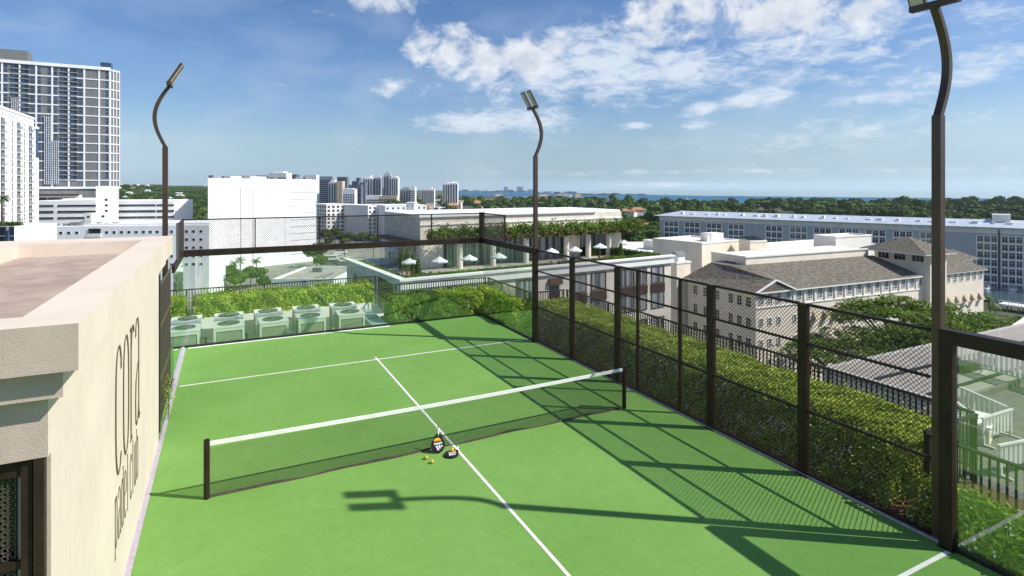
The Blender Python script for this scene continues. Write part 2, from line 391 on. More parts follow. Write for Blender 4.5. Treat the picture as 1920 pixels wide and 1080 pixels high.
m = MB(); m.box(-3.4, -1.314, 5.40, 5.41, .12, 2.86); m.build('glass_pane', mat('dark_glass', (.012, .014, .016), rough=.05, var=.1, spec=.6), door, w=True)

# ---------------------------------------------------------------- wall lettering
def ell(cx, cy, rx, ry, a0, a1, n=22, e=.62):
    out = []
    for i in range(n+1):
        t = math.radians(a0+(a1-a0)*i/n); s = math.sin(t)
        out.append((cx+rx*math.cos(t), cy+ry*math.copysign(abs(s)**e, s)))
    return out
GL = {
 'c': [ell(.52, .5, .36, .5, 40, 320), [(.80, .80), (.80, .87)]],
 'o': [ell(.5, .5, .36, .5, 90, 450)],
 'r': [[(.30, 0), (.30, 1)], [(.30, .80), (.45, .95), (.62, 1.0), (.78, .97), (.82, .93)], [(.14, 0.005), (.5, 0.005)], [(.14, .995), (.30, .97)]],
 'a': [[(.2, .85), (.22, .93), (.38, 1.0), (.6, 1.0), (.76, .9), (.78, .8), (.78, .12), (.86, .01), (1.0, .04)], [(.78, .60), (.5, .53), (.26, .43), (.18, .25), (.24, .05), (.42, 0), (.62, .04), (.78, .18)]],
 'p': [[(.26, -.18), (.26, 1)], ell(.55, .5, .30, .5, 90, 450), [(.1, -.18), (.42, -.18)]],
 'd': [[(.78, 0), (.78, 1.22)], ell(.47, .5, .30, .5, 90, 450), [(.64, 1.215), (.78, 1.19)]],
 'e': [ell(.5, .5, .34, .5, 0, 318), [(.16, .52), (.84, .52)]],
 'l': [[(.45, 0), (.45, 1.22)], [(.3, .005), (.62, .005)], [(.3, 1.215), (.45, 1.19)]],
 'u': [[(.24, 1), (.24, .2), (.30, .05), (.46, 0), (.64, .06), (.76, .2)], [(.76, 1), (.76, 0)], [(.1, .995), (.24, .97)], [(.62, .995), (.76, .97)]],
 'b': [[(.26, 0), (.26, 1.22)], ell(.55, .5, .30, .5, 90, 450), [(.1, 1.215), (.26, 1.19)]],
}
def letter(ch, y0, z0, w, h, nib, th=.022):
    m = MB()
    for st in GL[ch]:
        P = [(y0+u*w, z0+v*h) for u, v in st]
        q = MB()
        vs = []
        for (y, z) in P:
            for (dy, dz) in ((-nib/2, -nib*.16), (nib/2, nib*.16)):
                vs += [(XL+.001, y+dy, z+dz), (XL+th, y+dy, z+dz)]
        fs = []
        for i in range(len(P)-1):
            a = i*4; b = a+4
            fs += [(a+1, a+3, b+3, b+1), (a, b, b+2, a+2), (a, a+1, b+1, b), (a+2, b+2, b+3, a+3)]
        fs += [(0, 2, 3, 1), (len(vs)-4, len(vs)-3, len(vs)-1, len(vs)-2)]
        m.add(vs, fs)
    return m
gold = mat('bronze_lettering', (.12, .08, .038), rough=.5, var=.1, metal=.2)
sg = thing('wall_sign', 'tall thin bronze lettering reading cora padel club on the cream wall', 'sign', (XL, 8.0, 0))
yy = 7.97
for ch, w in zip('cora', (.60, .60, .50, .56)):
    letter(ch, yy, 1.50, w, 1.53, .048, .010).build('letter', gold, sg, w=True); yy += w*.97
yy = 7.98
for ch, w in zip('padel club', (.225, .245, .225, .235, .17, .09, .225, .16, .235, .235)):
    if ch != ' ': letter(ch, yy, .70, w, .60, .020, .006).build('letter', gold, sg, w=True)
    yy += w

# ---------------------------------------------------------------- mesh panels (real wires)
def diamond(m, P, U, V, lu, lv, s, t):
    "wires at 45 degrees over the rectangle P + u*U + v*V"
    P = Vector(P); U = Vector(U); V = Vector(V); Nn = U.cross(V)
    for sg_ in (1, -1):
        k = -lv if sg_ > 0 else 0.0
        c = (math.floor(k/s))*s+s/2
        while c < lu+(0 if sg_ > 0 else lv):
            # line u = c + sg*v
            v0, v1 = 0.0, lv
            if sg_ > 0: v0 = max(v0, -c); v1 = min(v1, lu-c)
            else: v0 = max(v0, c-lu); v1 = min(v1, c)
            if v1-v0 > .01:
                off = Nn*(t*.55*sg_)
                a = P+U*(c+sg_*v0)+V*v0+off; b = P+U*(c+sg_*v1)+V*v1+off
                d = (b-a).normalized(); e = d.cross(Nn)*t/2; g = Nn*t/2
                o = len(m.v)
                m.v += [tuple(a+e-g), tuple(a-e-g), tuple(a+g), tuple(b+e-g), tuple(b-e-g), tuple(b+g)]
                m.f += [(o, o+1, o+4, o+3), (o+1, o+2, o+5, o+4), (o+2, o, o+3, o+5)]; m.m += [0]*3
            c += s
FX = XR+.05
# --- right mesh fence
fn = thing('mesh_fence', 'long dark bronze fence with diamond wire mesh along the right side of the court', 'fence', (FX, 10.2, 0))
thick = [13.84, 11.72, 8.60, 6.51]; thin = [10.93, 9.49]
for y in thick: MB().box(FX-.045, FX+.045, y-.085, y+.085, 0, 2.95).build('post', bronze, fn, w=True)
for y in thick: MB().box(FX-.085, FX+.085, y-.12, y+.12, .001, .014).build('base_plate', blackm, fn, w=True)
for y in thin: MB().box(FX-.03, FX+.03, y-.03, y+.03, 0, 2.95).build('post', bronze, fn, w=True)
ends = [4.535, 6.51, 8.60, 9.49, 10.93, 11.72, 13.84, 15.86]
for y0, y1 in zip(ends[:-1], ends[1:]):
    a = y0+(.085 if y0 in thick else .03 if y0 in thin else 0); b = y1-(.085 if y1 in thick else .03 if y1 in thin else 0)
    for z in (.05, 1.12, 2.27):
        MB().box(FX-.02, FX+.02, a, b, z-.02, z+.02).build('rail', bronze, fn, w=True)
    MB().box(FX-.025, FX+.025, a, b, 2.915, 2.96).build('top_rail', bronze, fn, w=True)
    m = MB(); diamond(m, (FX, a, .07), (0, 1, 0), (0, 0, 1), b-a, 2.84, .072, .0088); m.build('wire_mesh', wire_m, fn, w=True)
# --- back glass wall with mesh above
bw = thing('glass_back_wall', 'back wall of clear glass panels under a bronze beam topped by low wire mesh', 'glass wall', (3.85, YB, 0))
xs = [-1.15, .87, 2.86, 4.84, 6.84, XR]
m = MB(); m.box(-1.13, XR+.10, YB-.03, YB+.07, .0, .055); m.build('bottom_rail', blackm, bw, w=True)
m = MB(); m.box(-1.13, XR-.06, YB-.09, YB+.09, 2.81, 3.0); m.build('beam', bronze, bw, w=True)
for x0, x1 in zip(xs[:-1], xs[1:]):
    m = MB(); m.box(x0+.006, x1-.006, YB-.006, YB+.006, .056, 2.809); m.build('glass_panel', glass, bw, w=True)
    m = MB(); diamond(m, (x0+.03, YB, 3.002), (1, 0, 0), (0, 0, 1), x1-x0-.06, .92, .062, .008); m.build('wire_mesh', wire_m, bw, w=True)
m = MB(); m.box(-1.13, XR-.06, YB-.02, YB+.02, 3.925, 3.965); m.build('top_rail', bronze, bw, w=True)
for x in xs[1:-1]: MB().box(x-.02, x+.02, YB-.02, YB+.02, 3.0, 3.925).build('post', bronze, bw, w=True)
MB().box(XR-.06, XR+.10, YB-.09, YB+.09, 2.81, 3.98).build('corner_post', bronze, bw, w=True)
MB().box(XL-.04, XL+.02, YB-.06, YB+.06, 2.81, 3.97).build('corner_post', bronze, bw, w=True)
# --- right side glass, far end
def side_glass(x, y0, y1, label, mesh_from=None, xb=.09, panels=2, bm=None):
    g = thing('glass_side_wall', label, 'glass wall', (x, (y0+y1)/2, 0))
    m = MB(); m.box(x-.03, x+.05, y0, y1, 0, .05); m.build('bottom_rail', bm or blackm, g, w=True)
    m = MB(); m.box(x-xb, x+xb, y0, y1, 2.81, 3.0); m.build('beam', bronze, g, w=True)
    for i in range(panels):
        a = y0+(y1-y0)*i/panels; b = y0+(y1-y0)*(i+1)/panels
        m = MB(); m.box(x-.006, x+.006, a+.006, b-.006, .051, 2.809); m.build('glass_panel', glass, g, w=True)
    if mesh_from:
        m = MB(); diamond(m, (x, mesh_from+.03, 3.002), (0, 1, 0), (0, 0, 1), y1-mesh_from-.03, .92, .062, .008); m.build('wire_mesh', wire_m, g, w=True)
        m = MB(); m.box(x-.02, x+.02, mesh_from, y1, 3.925, 3.965); m.build('top_rail', bronze, g, w=True)
        m = MB(); m.box(x-.025, x+.025, mesh_from-.025, mesh_from+.025, 3.0, 3.96); m.build('post', bronze, g, w=True)
    return g
side_glass(FX-.03, 16.04, YB-.095, 'clear glass side wall at the far right corner with bronze beam and short mesh on top', 18.2)
side_glass(FX-.03, -1.2, 4.205, 'clear glass side wall at lower right under a thick bronze beam', None, panels=3)
side_glass(XL-.0, 16.42, YB-.095, 'clear glass side wall at the far left corner with dark panel on top', None, xb=.03, bm=kerb_m)
g = thing('end_panel', 'solid dark bronze panel standing on the far left end of the back beam', 'panel', (XL, 19, 3.0))
m = MB(); m.box(XL-.02, XL+.02, 17.8, YB-.095, 3.002, 3.96); m.build('plate', bronze, g, w=True)
m = MB(); m.box(XL-.028, XL+.028, 17.76, 17.80, 3.002, 3.99); m.build('edge_strip', mat('bronze_edge', (.2, .2, .2), rough=.4, metal=.4), g, w=True)
# --- big posts carrying the beams
for (x, y, lab) in ((FX-.03, 15.95, 'thick bronze post at far right where glass wall meets mesh fence'), (FX-.03, 4.295, 'thick bronze post at near right where mesh fence meets glass wall')):
    p = thing('fence_post', lab, 'post', (x, y, 0))
    m = MB(); m.box(x-.085, x+.05, y-.085, y+.08, .0, 3.0); m.build('shaft', bronze, p, w=True)
    m = MB(); m.box(x-.11, x+.075, y-.11, y+.08, .001, .018); m.build('base_plate', blackm, p, w=True)
# --- left gate and dark screens beyond the clubhouse
g = thing('sliding_gate', 'tall black and bronze sliding gate edge standing past the cream wall', 'gate', (-1.12, 13.4, 0))
MB().box(-1.20, -1.13, 12.97, 13.03, .17, 3.25).build('stile', blackm, g, w=True)
MB().box(-1.20, -1.13, 13.03, 13.12, .17, 3.25).build('stile', bronze, g, w=True)
MB().box(-1.26, -1.13, 12.97, 13.12, 3.25, 3.33).build('head_track', mat('alu', (.5, .48, .5), rough=.4, metal=.5), g, w=True)
g = thing('privacy_screen', 'dark bronze screen panels with two rails between the gate and the far left glass', 'screen', (-1.2, 14.8, 0))
for y0, y1 in ((13.2, 14.8), (14.82, 16.4)):
    MB().box(-1.22, -1.20, y0, y1, .05, 2.96).build('panel', mat('dark_screen', (.045, .025, .018), rough=.6, var=.25, scale=20), g, w=True)
for z in (1.0, 2.1, 2.97): MB().box(-1.20, -1.17, 13.2, 16.4, z-.02, z+.02).build('rail', mat('olive_rail', (.12, .12, .06), rough=.4, metal=.2), g, w=True)

# ---------------------------------------------------------------- floodlight poles
def pole(x, y, s, label):
    p = thing('floodlight_pole', label, 'floodlight', (x, y, 0), 0, 'floodlight poles around the court')
    MB().box(x-.058, x+.058, y-.058, y+.058, 0, 5.96).build('pole', bronze2, p, w=True)
    path = []
    for i in range(19):
        t = i/18; off = .25*math.sin(PI*t*.97)**1.0-.12*t**2.2
        path.append((x+s*off, y, 5.96+1.52*t))
    m = MB()
    vs = []
    for i, q in enumerate(path):
        for dx, dy in ((-.042, -.05), (.042, -.05), (.042, .05), (-.042, .05)): vs.append((q[0]+dx, q[1]+dy, q[2]))
    fs = []
    for i in range(18):
        for k in range(4): fs.append((i*4+k, i*4+(k+1) % 4, (i+1)*4+(k+1) % 4, (i+1)*4+k))
    m.add(vs, fs); m.build('curved_arm', bronze2, p, w=True)
    hx, hz = path[-1][0], path[-1][2]
    m = MB(); m.box(hx-.05, hx+.05, y-.31, y+.31, hz-.01, hz+.07); m.build('crossbar', bronze2, p, w=True)
    d = Vector((-s*.50, 0, .866)); nf = Vector((-s*.866, 0, -.5))  # panel axis and lit face
    for yo in (-.20, .20):
        a = Vector((hx, y+yo, hz+.06)); b = a+d*.55
        h = MB().bar(a, b, .21, .055, up=nf).build('floodlight_panel', bronze2, p, w=True)
        o = nf*.030
        MB().bar(a+d*.02+o, b-d*.02+o, .17, .006, up=nf).build('lens', lens, h, w=True)
    return p
pole(FX+.06, 4.462, 1, 'nearest floodlight pole at right, its lamp head cut by the picture top')
pole(FX+.06, 16.12, 1, 'floodlight pole with twin pale lamp panels beside the far right glass wall')
pole(-1.33, 16.55, -1, 'floodlight pole rising behind the cream clubhouse roof at left')

# ---------------------------------------------------------------- net
nt_ = thing('tennis_net', 'black court net with white top band stretched between two dark posts', 'net', (3.9, YN, 0))
NX0, NX1 = -.26, 7.99
for x in (NX0, NX1):
    m = MB(); m.tube([(x, YN, 0), (x, YN, .925)], .045, 16); m.build('net_post', bronze, nt_, w=True)
    m = MB(); m.tube([(x, YN, .926), (x, YN, .94)], .038, 16); m.build('post_cap', blackm, nt_, w=True)
m = MB(); n = 40; vs = []; 
for i in range(n+1):
    t = i/n; x = NX0+.045+(NX1-NX0-.09)*t; z = .90-.035*math.sin(PI*t)
    vs += [(x, YN-.012, z), (x, YN-.012, z-.064), (x, YN+.012, z-.064), (x, YN+.012, z)]
fs = [(i*4+k, i*4+(k+1) % 4, i*4+4+(k+1) % 4, i*4+4+k) for i in range(n) for k in range(4)]
m.add(vs, fs); m.build('top_band', band, nt_, w=True)
m = MB(); vs = []
def nz(t): return .04+.012*math.sin(t*23)+.008*math.sin(t*57+1)
for i in range(161):
    t = i/160; x = NX0+.045+(NX1-NX0-.09)*t; z = nz(t); dy = .02*math.sin(t*31)*math.sin(PI*t)
    vs += [(x, YN-.006+dy, z), (x, YN-.006+dy, z-.038), (x, YN+.006+dy, z-.038), (x, YN+.006+dy, z)]
fs = [(i*4+k, i*4+(k+1) % 4, i*4+4+(k+1) % 4, i*4+4+k) for i in range(160) for k in range(4)]
m.add(vs, fs); m.build('bottom_tape', tape, nt_, w=True)
m = MB(); diamond(m, (NX0+.045, YN, .035), (1, 0, 0), (0, 0, 1), NX1-NX0-.09, .765, .042, .0042); m.build('netting', mat('net_cord', (.012, .02, .012), rough=.8), nt_, w=True)

# ---------------------------------------------------------------- rackets and balls

rk_b = mat('racket_black', (.012, .008, .011), rough=.35, var=.3, scale=30)
rk_w = mat('racket_white', (.8, .8, .78), rough=.5, var=.04); rk_y = mat('racket_yellow', (.85, .42, .02), rough=.5, col2=(.85, .62, .03), scale=30)
rk_o = mat('racket_orange', (.45, .05, .01), rough=.5, var=.3, scale=40)
def racket(label):
    "grip up: built in its own plane (x across, z along, y thickness), head centre at z=.15"
    r = thing('padel_racket', label, 'racket', (0, 0, 0), 0, 'padel rackets by the net')
    pts = []
    for k in range(36):
        a = 2*PI*k/36; x = .128*math.cos(a); z = .145*math.sin(a)
        if z > 0: x *= 1-.22*(z/.145)**2
        pts.append((x, .145+z))
    m = MB(); n = len(pts); y0, y1 = -.017, .017
    vs = [(x, y0, z) for x, z in pts]+[(x, y1, z) for x, z in pts]
    m.add(vs, [tuple(range(n)), tuple(range(n, 2*n))[::-1]]+[(i, i+n, (i+1) % n+n, (i+1) % n) for i in range(n)])
    m.build('head', rk_b, r)
    m = MB()
    m.bar((-.075, 0, .262), (-.014, 0, .335), .03, .02, up=(0, 1, 0)); m.bar((.075, 0, .262), (.014, 0, .335), .03, .02, up=(0, 1, 0)); m.build('throat', rk_b, r)
    m = MB(); m.tube([(0, 0, .325), (0, 0, .445)], .017, 12); m.build('grip', rk_w, r)
    m = MB(); m.tube([(0, 0, .4455), (0, 0, .458)], .019, 12); m.build('butt_cap', rk_b, r)
    m = MB()
    k = 16; arc = [(-.07*math.cos(PI*i/k), .205+.06*math.sin(PI*i/k)) for i in range(k+1)]
    vs = [(x*.95-.012, -.0185, z) for x, z in arc]; m.add(vs, [tuple(range(k+1))]); m.build('yellow_patch', rk_y, r)
    m = MB(); m.add([(-.088, -.0188, .19), (.062, -.0188, .215), (.058, -.0188, .225), (-.088, -.0188, .204)], [(0, 1, 2, 3)]); m.build('orange_flame', rk_o, r)
    # three slanted stripes and the word, upside down with the grip up
    for i, (h0, h1) in enumerate(((.045, .105), (.06, .13), (.10, .135))):
        x = -.045+i*.045; s = .032
        MB().add([(x, -.0187, .125-.02*i*0+.006*i), (x+s, -.0187, .128+.006*i), (x+s+.045-.012*i, -.0187, .055+.03*i), (x+.045-.012*i, -.0187, .048+.03*i)], [(0, 3, 2, 1)]).build('stripe', rk_w, r)
    cu = bpy.data.curves.new('word', 'FONT'); cu.body = 'adidas'; cu.size = .062; cu.align_x = 'CENTER'; cu.offset = .0022; cu.extrude = .0004
    to = bpy.data.objects.new('tmp', cu); COL.objects.link(to); bpy.context.view_layer.update()
    me = bpy.data.meshes.new_from_object(to.evaluated_get(bpy.context.evaluated_depsgraph_get())); bpy.data.objects.remove(to)
    me.transform(Matrix.Translation((0, -.0188, .182)) @ Matrix.Rotation(math.radians(-8), 4, 'Y') @ Matrix.Rotation(PI, 4, 'Y') @ Matrix.Rotation(PI/2, 4, 'X'))
    me.materials.clear(); me.materials.append(rk_w); link('lettering', me, r)
    return r
r1 = racket('black racket with yellow patch and white lettering leaning upright against the net')
r1.location = (3.53, 10.085, .004); r1.rotation_euler = (math.radians(-17), math.radians(4), math.radians(-14))
r2 = racket('black racket lying flat on the court with a yellow ball on its face')
r2.location = (3.63, 9.79, .022); r2.rotation_euler = (math.radians(-90), 0, math.radians(-46))
ball_m = mat('yellow_ball', (.62, .42, .06), rough=.9, var=.15, scale=60, bump=.4, bscale=300)
def ball(x, y, z, lab):
    MBb = MB().sphere((x, y, z+.034), .034, 20, 14); o = MBb.build('ball', ball_m, base=(x, y, z), smooth=True)
    tag(o, lab, 'ball', 'yellow balls by the net')
def gp(px, py, z=0):
    Z = (H-z)*F/(py-HY); return W(px, Z, z)
a = gp(799, 861); ball(a.x, a.y, 0, 'yellow ball on the court, left one of the two in front of the net')
a = gp(810, 869); ball(a.x, a.y, 0, 'yellow ball on the court, nearer the camera and right of the other loose one')
a = gp(848, 847, .04); ball(a.x, a.y, .040, 'yellow ball resting on the flat racket')

# ---------------------------------------------------------------- air conditioning units
def ac(x, y, lab, first=None):
    if first is not None:
        o = copy_tree(first); o.location = (x+RD.uniform(-.05, .05), y+RD.uniform(-.05, .05), -.50); o.rotation_euler.z = RD.uniform(-.03, .03); o['label'] = lab; return o
    t = thing('condenser_unit', lab, 'air conditioner', (0, 0, 0), 0, 'condenser units behind the glass wall')
    s = .90
    m = MB(); m.box(.06, s-.06, .06, s-.06, .05, .88); m.build('casing', ac_m, t)
    m = MB()
    for x0 in (0, s-.07):
        for y0 in (0, s-.07): m.box(x0, x0+.07, y0, y0+.07, 0, .90)
    m.box(.07, s-.07, 0, .058, .80, .90); m.box(.07, s-.07, 0, .058, .0, .08); m.build('frame', ac_m, t)
    m = MB(); m.box(-.01, s+.01, -.01, s+.01, .901, .95); m.build('top', ac_m, t)
    m = MB(); m.box(.09, s-.09, .02, .058, .1, .78); m.build('coil_panel', ac_p, t)
    m = MB()
    for sx in (.02, s-.05):
        m.box(sx, sx+.03, .09, s-.09, .1, .78)
    m.build('side_panel', ac_p, t)
    m = MB(); m.box(.30, .60, .008, .019, .40, .44); m.build('handle', ac_m, t)
    m = MB(); m.disc((s/2, s/2), .30, .953, 28); m.build('fan_opening', ac_p, t)
    m = MB(); m.ring((s/2, s/2), .30, .33, .9505, .975, 28); m.ring((s/2, s/2), .10, .12, .956, .972, 16)
    for k in range(12):
        a = k*PI/6; m.bar((s/2+.1*math.cos(a), s/2+.1*math.sin(a), .967), (s/2+.31*math.cos(a+.35), s/2+.31*math.sin(a+.35), .967), .012)
    m.build('fan_grille', mat('grille_dark', (.09, .12, .08), rough=.5), t)
    MB().tube([(s+.0, .3, .25), (s+.12, .3, .25), (s+.12, .3, .06), (s+.12, 1.3, .06)], .025, 8).build('pipe', blackm, t)
    t.location = (x, y, -.50)
    return t
ords = ['first', 'second', 'third', 'fourth', 'fifth']
u0 = None
for row, (yy, rn) in enumerate(((20.55, 'row against the glass wall'), (22.0, 'back row by the planter'))):
    for i, x in enumerate((-1.62, -.34, .98, 2.28, 3.56)):
        lab = f'beige condenser unit, {ords[i]} from the left in the {rn}'
        o = ac(x, yy, lab, u0)
        if u0 is None: u0 = o
m = MB(); m.box(4.7, 5.25, YB+.13, 23.15, -.42, .02, 0)
tag(m.build('duct_box', mat('teal_sheet', (.42, .52, .52), rough=.5, var=.08)), 'pale teal sheet metal duct box right of the condenser units', 'duct')

# ---------------------------------------------------------------- railings
def railing(p, q, label, top=1.15, z0=-.05, step=.10):
    p = Vector((*p, 0)); q = Vector((*q, 0)); L_ = (q-p).length; d = (q-p)/L_
    r = thing('railing', label, 'railing', tuple((p+q)/2), 0, 'dark railings round the planted roof edge')
    z = Vector((0, 0, 1))
    MB().bar(p+z*(top-.02), q+z*(top-.02), .06, .04).build('top_rail', bronze, r, w=True)
    MB().bar(p+z*(top-.95), q+z*(top-.95), .03, .03).build('bottom_rail', bronze, r, w=True)
    m = MB(); k = int(L_/step)
    for i in range(1, k): m.bar(p+d*(i*L_/k)+z*(top-.935), p+d*(i*L_/k)+z*(top-.04), .016, .03, up=tuple(d))
    m.build('balusters', bronze, r, w=True)
    k = max(1, int(L_/2.2))
    for i in range(k+1): MB().bar(p+d*(.03+i*(L_-.06)/k)+z*z0, p+d*(.03+i*(L_-.06)/k)+z*(top-.041), .045, .045, up=tuple(d)).build('post', bronze, r, w=True)
railing((-6, 24.42), (5.80, 24.42), 'long dark railing behind the hedge and condenser units at the back')
railing((5.86, 24.36), (5.86, 22.02), 'short dark railing running inward at the jog behind the back hedge')
railing((5.92, 21.98), (9.84, 21.98), 'dark railing across the back beyond the right half of the glass wall')
railing((9.9, 21.92), (9.9, 18.12), 'dark railing seen through the far right glass running towards the camera')
railing((9.96, 18.06), (11.28, 18.06), 'short dark railing at the far corner just beyond the far right post')
railing((11.34, 18.0), (11.34, 5.1), 'longest dark railing along the hedge outside the mesh fence')
railing((11.28, 5.04), (9.75, 5.04), 'short dark railing beside the near right post crossing the hedge end')
railing((9.69, 4.98), (9.69, -1.0), 'nearest dark railing seen through the lower right glass')

# ---------------------------------------------------------------- hedges
def hedge(x0, x1, y0, y1, z0, z1, n, label, size=.034, flowers=0, fside='-x', seed=1, slope=0.0):
    rng = np.random.default_rng(seed)
    h = thing('hedge', label, 'hedge', ((x0+x1)/2, (y0+y1)/2, z0), 0, 'leafy hedges round the court')
    dx, dy, dz = x1-x0, y1-y0, z1-z0
    fs = [('t', dx*dy*1.25), ('-x', dy*dz), ('+x', dy*dz*.6), ('-y', dx*dz), ('+y', dx*dz*.5)]
    tot = sum(a for _, a in fs); P = []; Nn = []
    for nm, a in fs:
        k = int(n*a/tot); u, v = rng.random(k), rng.random(k); o = np.abs(rng.normal(0, .055, k))
        if nm == 't': p = np.stack([x0+u*dx, y0+v*dy, z1-o], 1); nn = (0, 0, 1)
        elif nm == '-x': p = np.stack([x0+o, y0+u*dy, z0+v*dz], 1); nn = (-1, 0, .35)
        elif nm == '+x': p = np.stack([x1-o, y0+u*dy, z0+v*dz], 1); nn = (1, 0, .35)
        elif nm == '-y': p = np.stack([x0+u*dx, y0+o, z0+v*dz], 1); nn = (0, -1, .35)
        else: p = np.stack([x0+u*dx, y1-o, z0+v*dz], 1); nn = (0, 1, .35)
        P.append(p); Nn.append(np.tile(nn, (k, 1)))
    P = np.concatenate(P); Nn = np.concatenate(Nn); st_ = rng.random(len(P)) < .035; P[st_] += (Nn*rng.uniform(.03, .13, (len(P), 1)))[st_]
    # lumpy clipped outline
    def wob(p): return (np.sin(p[:, 0]*3.1+p[:, 1]*1.7)+np.sin(p[:, 1]*4.3+1+p[:, 2]*3)+np.sin(p[:, 0]*7+p[:, 2]*6+p[:, 1]*6.1)*.7+np.sin(p[:, 1]*13+p[:, 0]*11+p[:, 2]*9)*.5)
    c = np.array([(x0+x1)/2, (y0+y1)/2, z0+dz*.4]); wv = wob(P)[:, None]
    k = np.where(Nn[:, 2:3] > .9, 1, .0); P = P+Nn*wv*.032
    # rounded shoulder
    top = (P[:, 2]-z0)/dz; sh = np.clip((top-.8)/.2, 0, 1)**2*.14
    P[:, 0] += np.where(Nn[:, 0] < -.5, sh, np.where(Nn[:, 0] > .5, -sh, 0)); P[:, 1] += np.where(Nn[:, 1] < -.5, sh, np.where(Nn[:, 1] > .5, -sh, 0))
    ex = np.minimum(np.minimum(P[:, 0]-x0, x1-P[:, 0]), np.minimum(P[:, 1]-y0, y1-P[:, 1])); P[:, 2] -= np.where(Nn[:, 2] > .9, np.clip(.16-ex, 0, .16)**1.0*.6, 0)
    zz = np.clip((P[:, 2]-z0)/dz, 0, 1); lean = slope*zz**1.3; P[:, 0] = x0+lean+(P[:, 0]-x0)*(1-lean/dx)
    V = leaf_quads(P, Nn, size, rng, aspect=.48, spread=.62)
    V -= np.array([(x0+x1)/2, (y0+y1)/2, z0])
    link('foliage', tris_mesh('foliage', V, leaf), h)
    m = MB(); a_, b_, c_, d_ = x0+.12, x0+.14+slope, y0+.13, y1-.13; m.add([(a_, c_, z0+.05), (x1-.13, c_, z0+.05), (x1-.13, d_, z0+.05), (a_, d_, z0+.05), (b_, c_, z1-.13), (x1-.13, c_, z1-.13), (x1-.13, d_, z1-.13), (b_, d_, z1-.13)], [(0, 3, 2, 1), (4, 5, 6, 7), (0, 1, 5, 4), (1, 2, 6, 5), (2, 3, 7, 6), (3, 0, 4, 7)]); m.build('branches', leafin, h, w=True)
    if flowers:
        k = flowers; cl = rng.random((k//5+1, 2)); idx = rng.integers(0, len(cl), k)
        u = cl[idx, 0]*dy+rng.normal(0, .09, k); v = np.clip(cl[idx, 1]**1.3*.75*dz+rng.normal(0, .07, k)+.06, .03, dz)
        if fside == '-x': P = np.stack([x0-.02+slope*(v/dz)**1.3+rng.normal(0, .015, k), y0+np.clip(u, 0, dy), z0+v], 1); nn = np.tile((-1., 0, .5), (k, 1))
        else: P = np.stack([x0+cl[idx, 0]*dx, np.full(k, y0-.03), z0+v], 1); nn = np.tile((0., -1, .5), (k, 1))
        V = np.concatenate([leaf_quads(P+rng.normal(0, .004, P.shape), nn, .017, rng, .6, .35) for _ in range(3)])
        V -= np.array([(x0+x1)/2, (y0+y1)/2, z0])
        tag(link('blossom', tris_mesh('blossom', V, petal), h), kind='stuff')
    return h
hedge(9.14, 11.16, 5.25, 17.85, -.02, .93, 112000, 'long dense hedge with small white flowers between the mesh fence and the railing', .031, 900, seed=2, slope=.62)
hedge(9.02, 9.60, -1.0, 4.95, -.02, .62, 14000, 'low flowering hedge outside the lower right glass wall', .036, 120, seed=3, slope=.15)
hedge(9.10, 9.78, 18.2, 21.75, -.02, .86, 8000, 'hedge outside the far right glass corner', .042, 40, seed=4, slope=.2)
hedge(5.45, 9.05, 20.45, 21.75, -.02, .86, 17000, 'hedge behind the right half of the glass back wall', .042, 50, fside='-y', seed=5)
hedge(4.4, 5.42, 23.3, 24.25, .1, .98, 5500, 'short clump of hedge at the right end of the white planter', .045, seed=6)
hedge(-1.05, 4.35, 23.3, 24.25, .1, .98, 21000, 'long bright hedge in the white planter behind the condenser units', .045, seed=7)
hedge(-4.2, -1.25, 23.3, 24.25, .1, .98, 9000, 'leftmost hedge in the white planter beyond the far left glass', .045, seed=8)
# sprig by the gate
rng = np.random.default_rng(4)
t = thing('small_plant', 'small leafy plant growing at the foot of the dark screen by the gate', 'plant', (-1.08, 14.1, 0))
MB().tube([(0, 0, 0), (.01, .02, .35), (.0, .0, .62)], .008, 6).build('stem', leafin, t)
P = np.stack([rng.normal(0, .05, 160), rng.normal(0, .10, 160), rng.uniform(.1, .95, 160)], 1); link('foliage', tris_mesh('foliage', leaf_quads(P, np.tile((0, 0, 1.), (160, 1)), .03, rng, .4), leaf), t)
# ================================================================ CITY
asph = mat('asphalt', (.07, .07, .072), rough=.9, var=.3, scale=.3, spec=.2)
ground_m = mat('city_ground', (.12, .12, .10), rough=.95, scale=.02, col2=(.06, .085, .03), detail=10, spec=.1, lo=.42, hi=.58)
wht = mat('white_render', (.88, .88, .87), rough=.85, var=.05, scale=.25, spec=.2)
wht2 = mat('offwhite_render', (.82, .80, .75), rough=.85, var=.07, scale=.3, spec=.2)
creamb = mat('cream_render', (.84, .75, .62), rough=.88, var=.07, scale=.35, spec=.2)
lime = mat('limestone', (.76, .69, .59), rough=.88, var=.12, scale=.8, bump=.3, bscale=6, spec=.2)
brownf = mat('brown_spandrel', (.10, .05, .032), rough=.7, var=.2, scale=4)
darkw = mat('window_dark', (.02, .025, .032), rough=.12, var=.5, scale=.35, spec=.6)
bluew = mat('window_blue', (.05, .09, .15), rough=.1, var=.5, scale=.2, spec=.7)
curt = mat('window_curtain', (.34, .36, .37), rough=.3, scale=3.0, col2=(.09, .11, .13), stretch=(1, 1, .02), detail=2, spec=.6, lo=.45, hi=.55)
greyc = mat('grey_concrete', (.20, .205, .21), rough=.9, var=.12, scale=.4, stretch=(1, 1, .15), spec=.2)
blueg = mat('blue_grey_wall', (.50, .50, .505), rough=.85, var=.07, scale=.5, bump=.2, bscale=5, spec=.2)
slate = mat('grey_shingle', (.085, .076, .06), rough=.92, scale=1.6, col2=(.235, .21, .165), stretch=(1, 1, 3), bump=.7, bscale=4, spec=.15, detail=10)
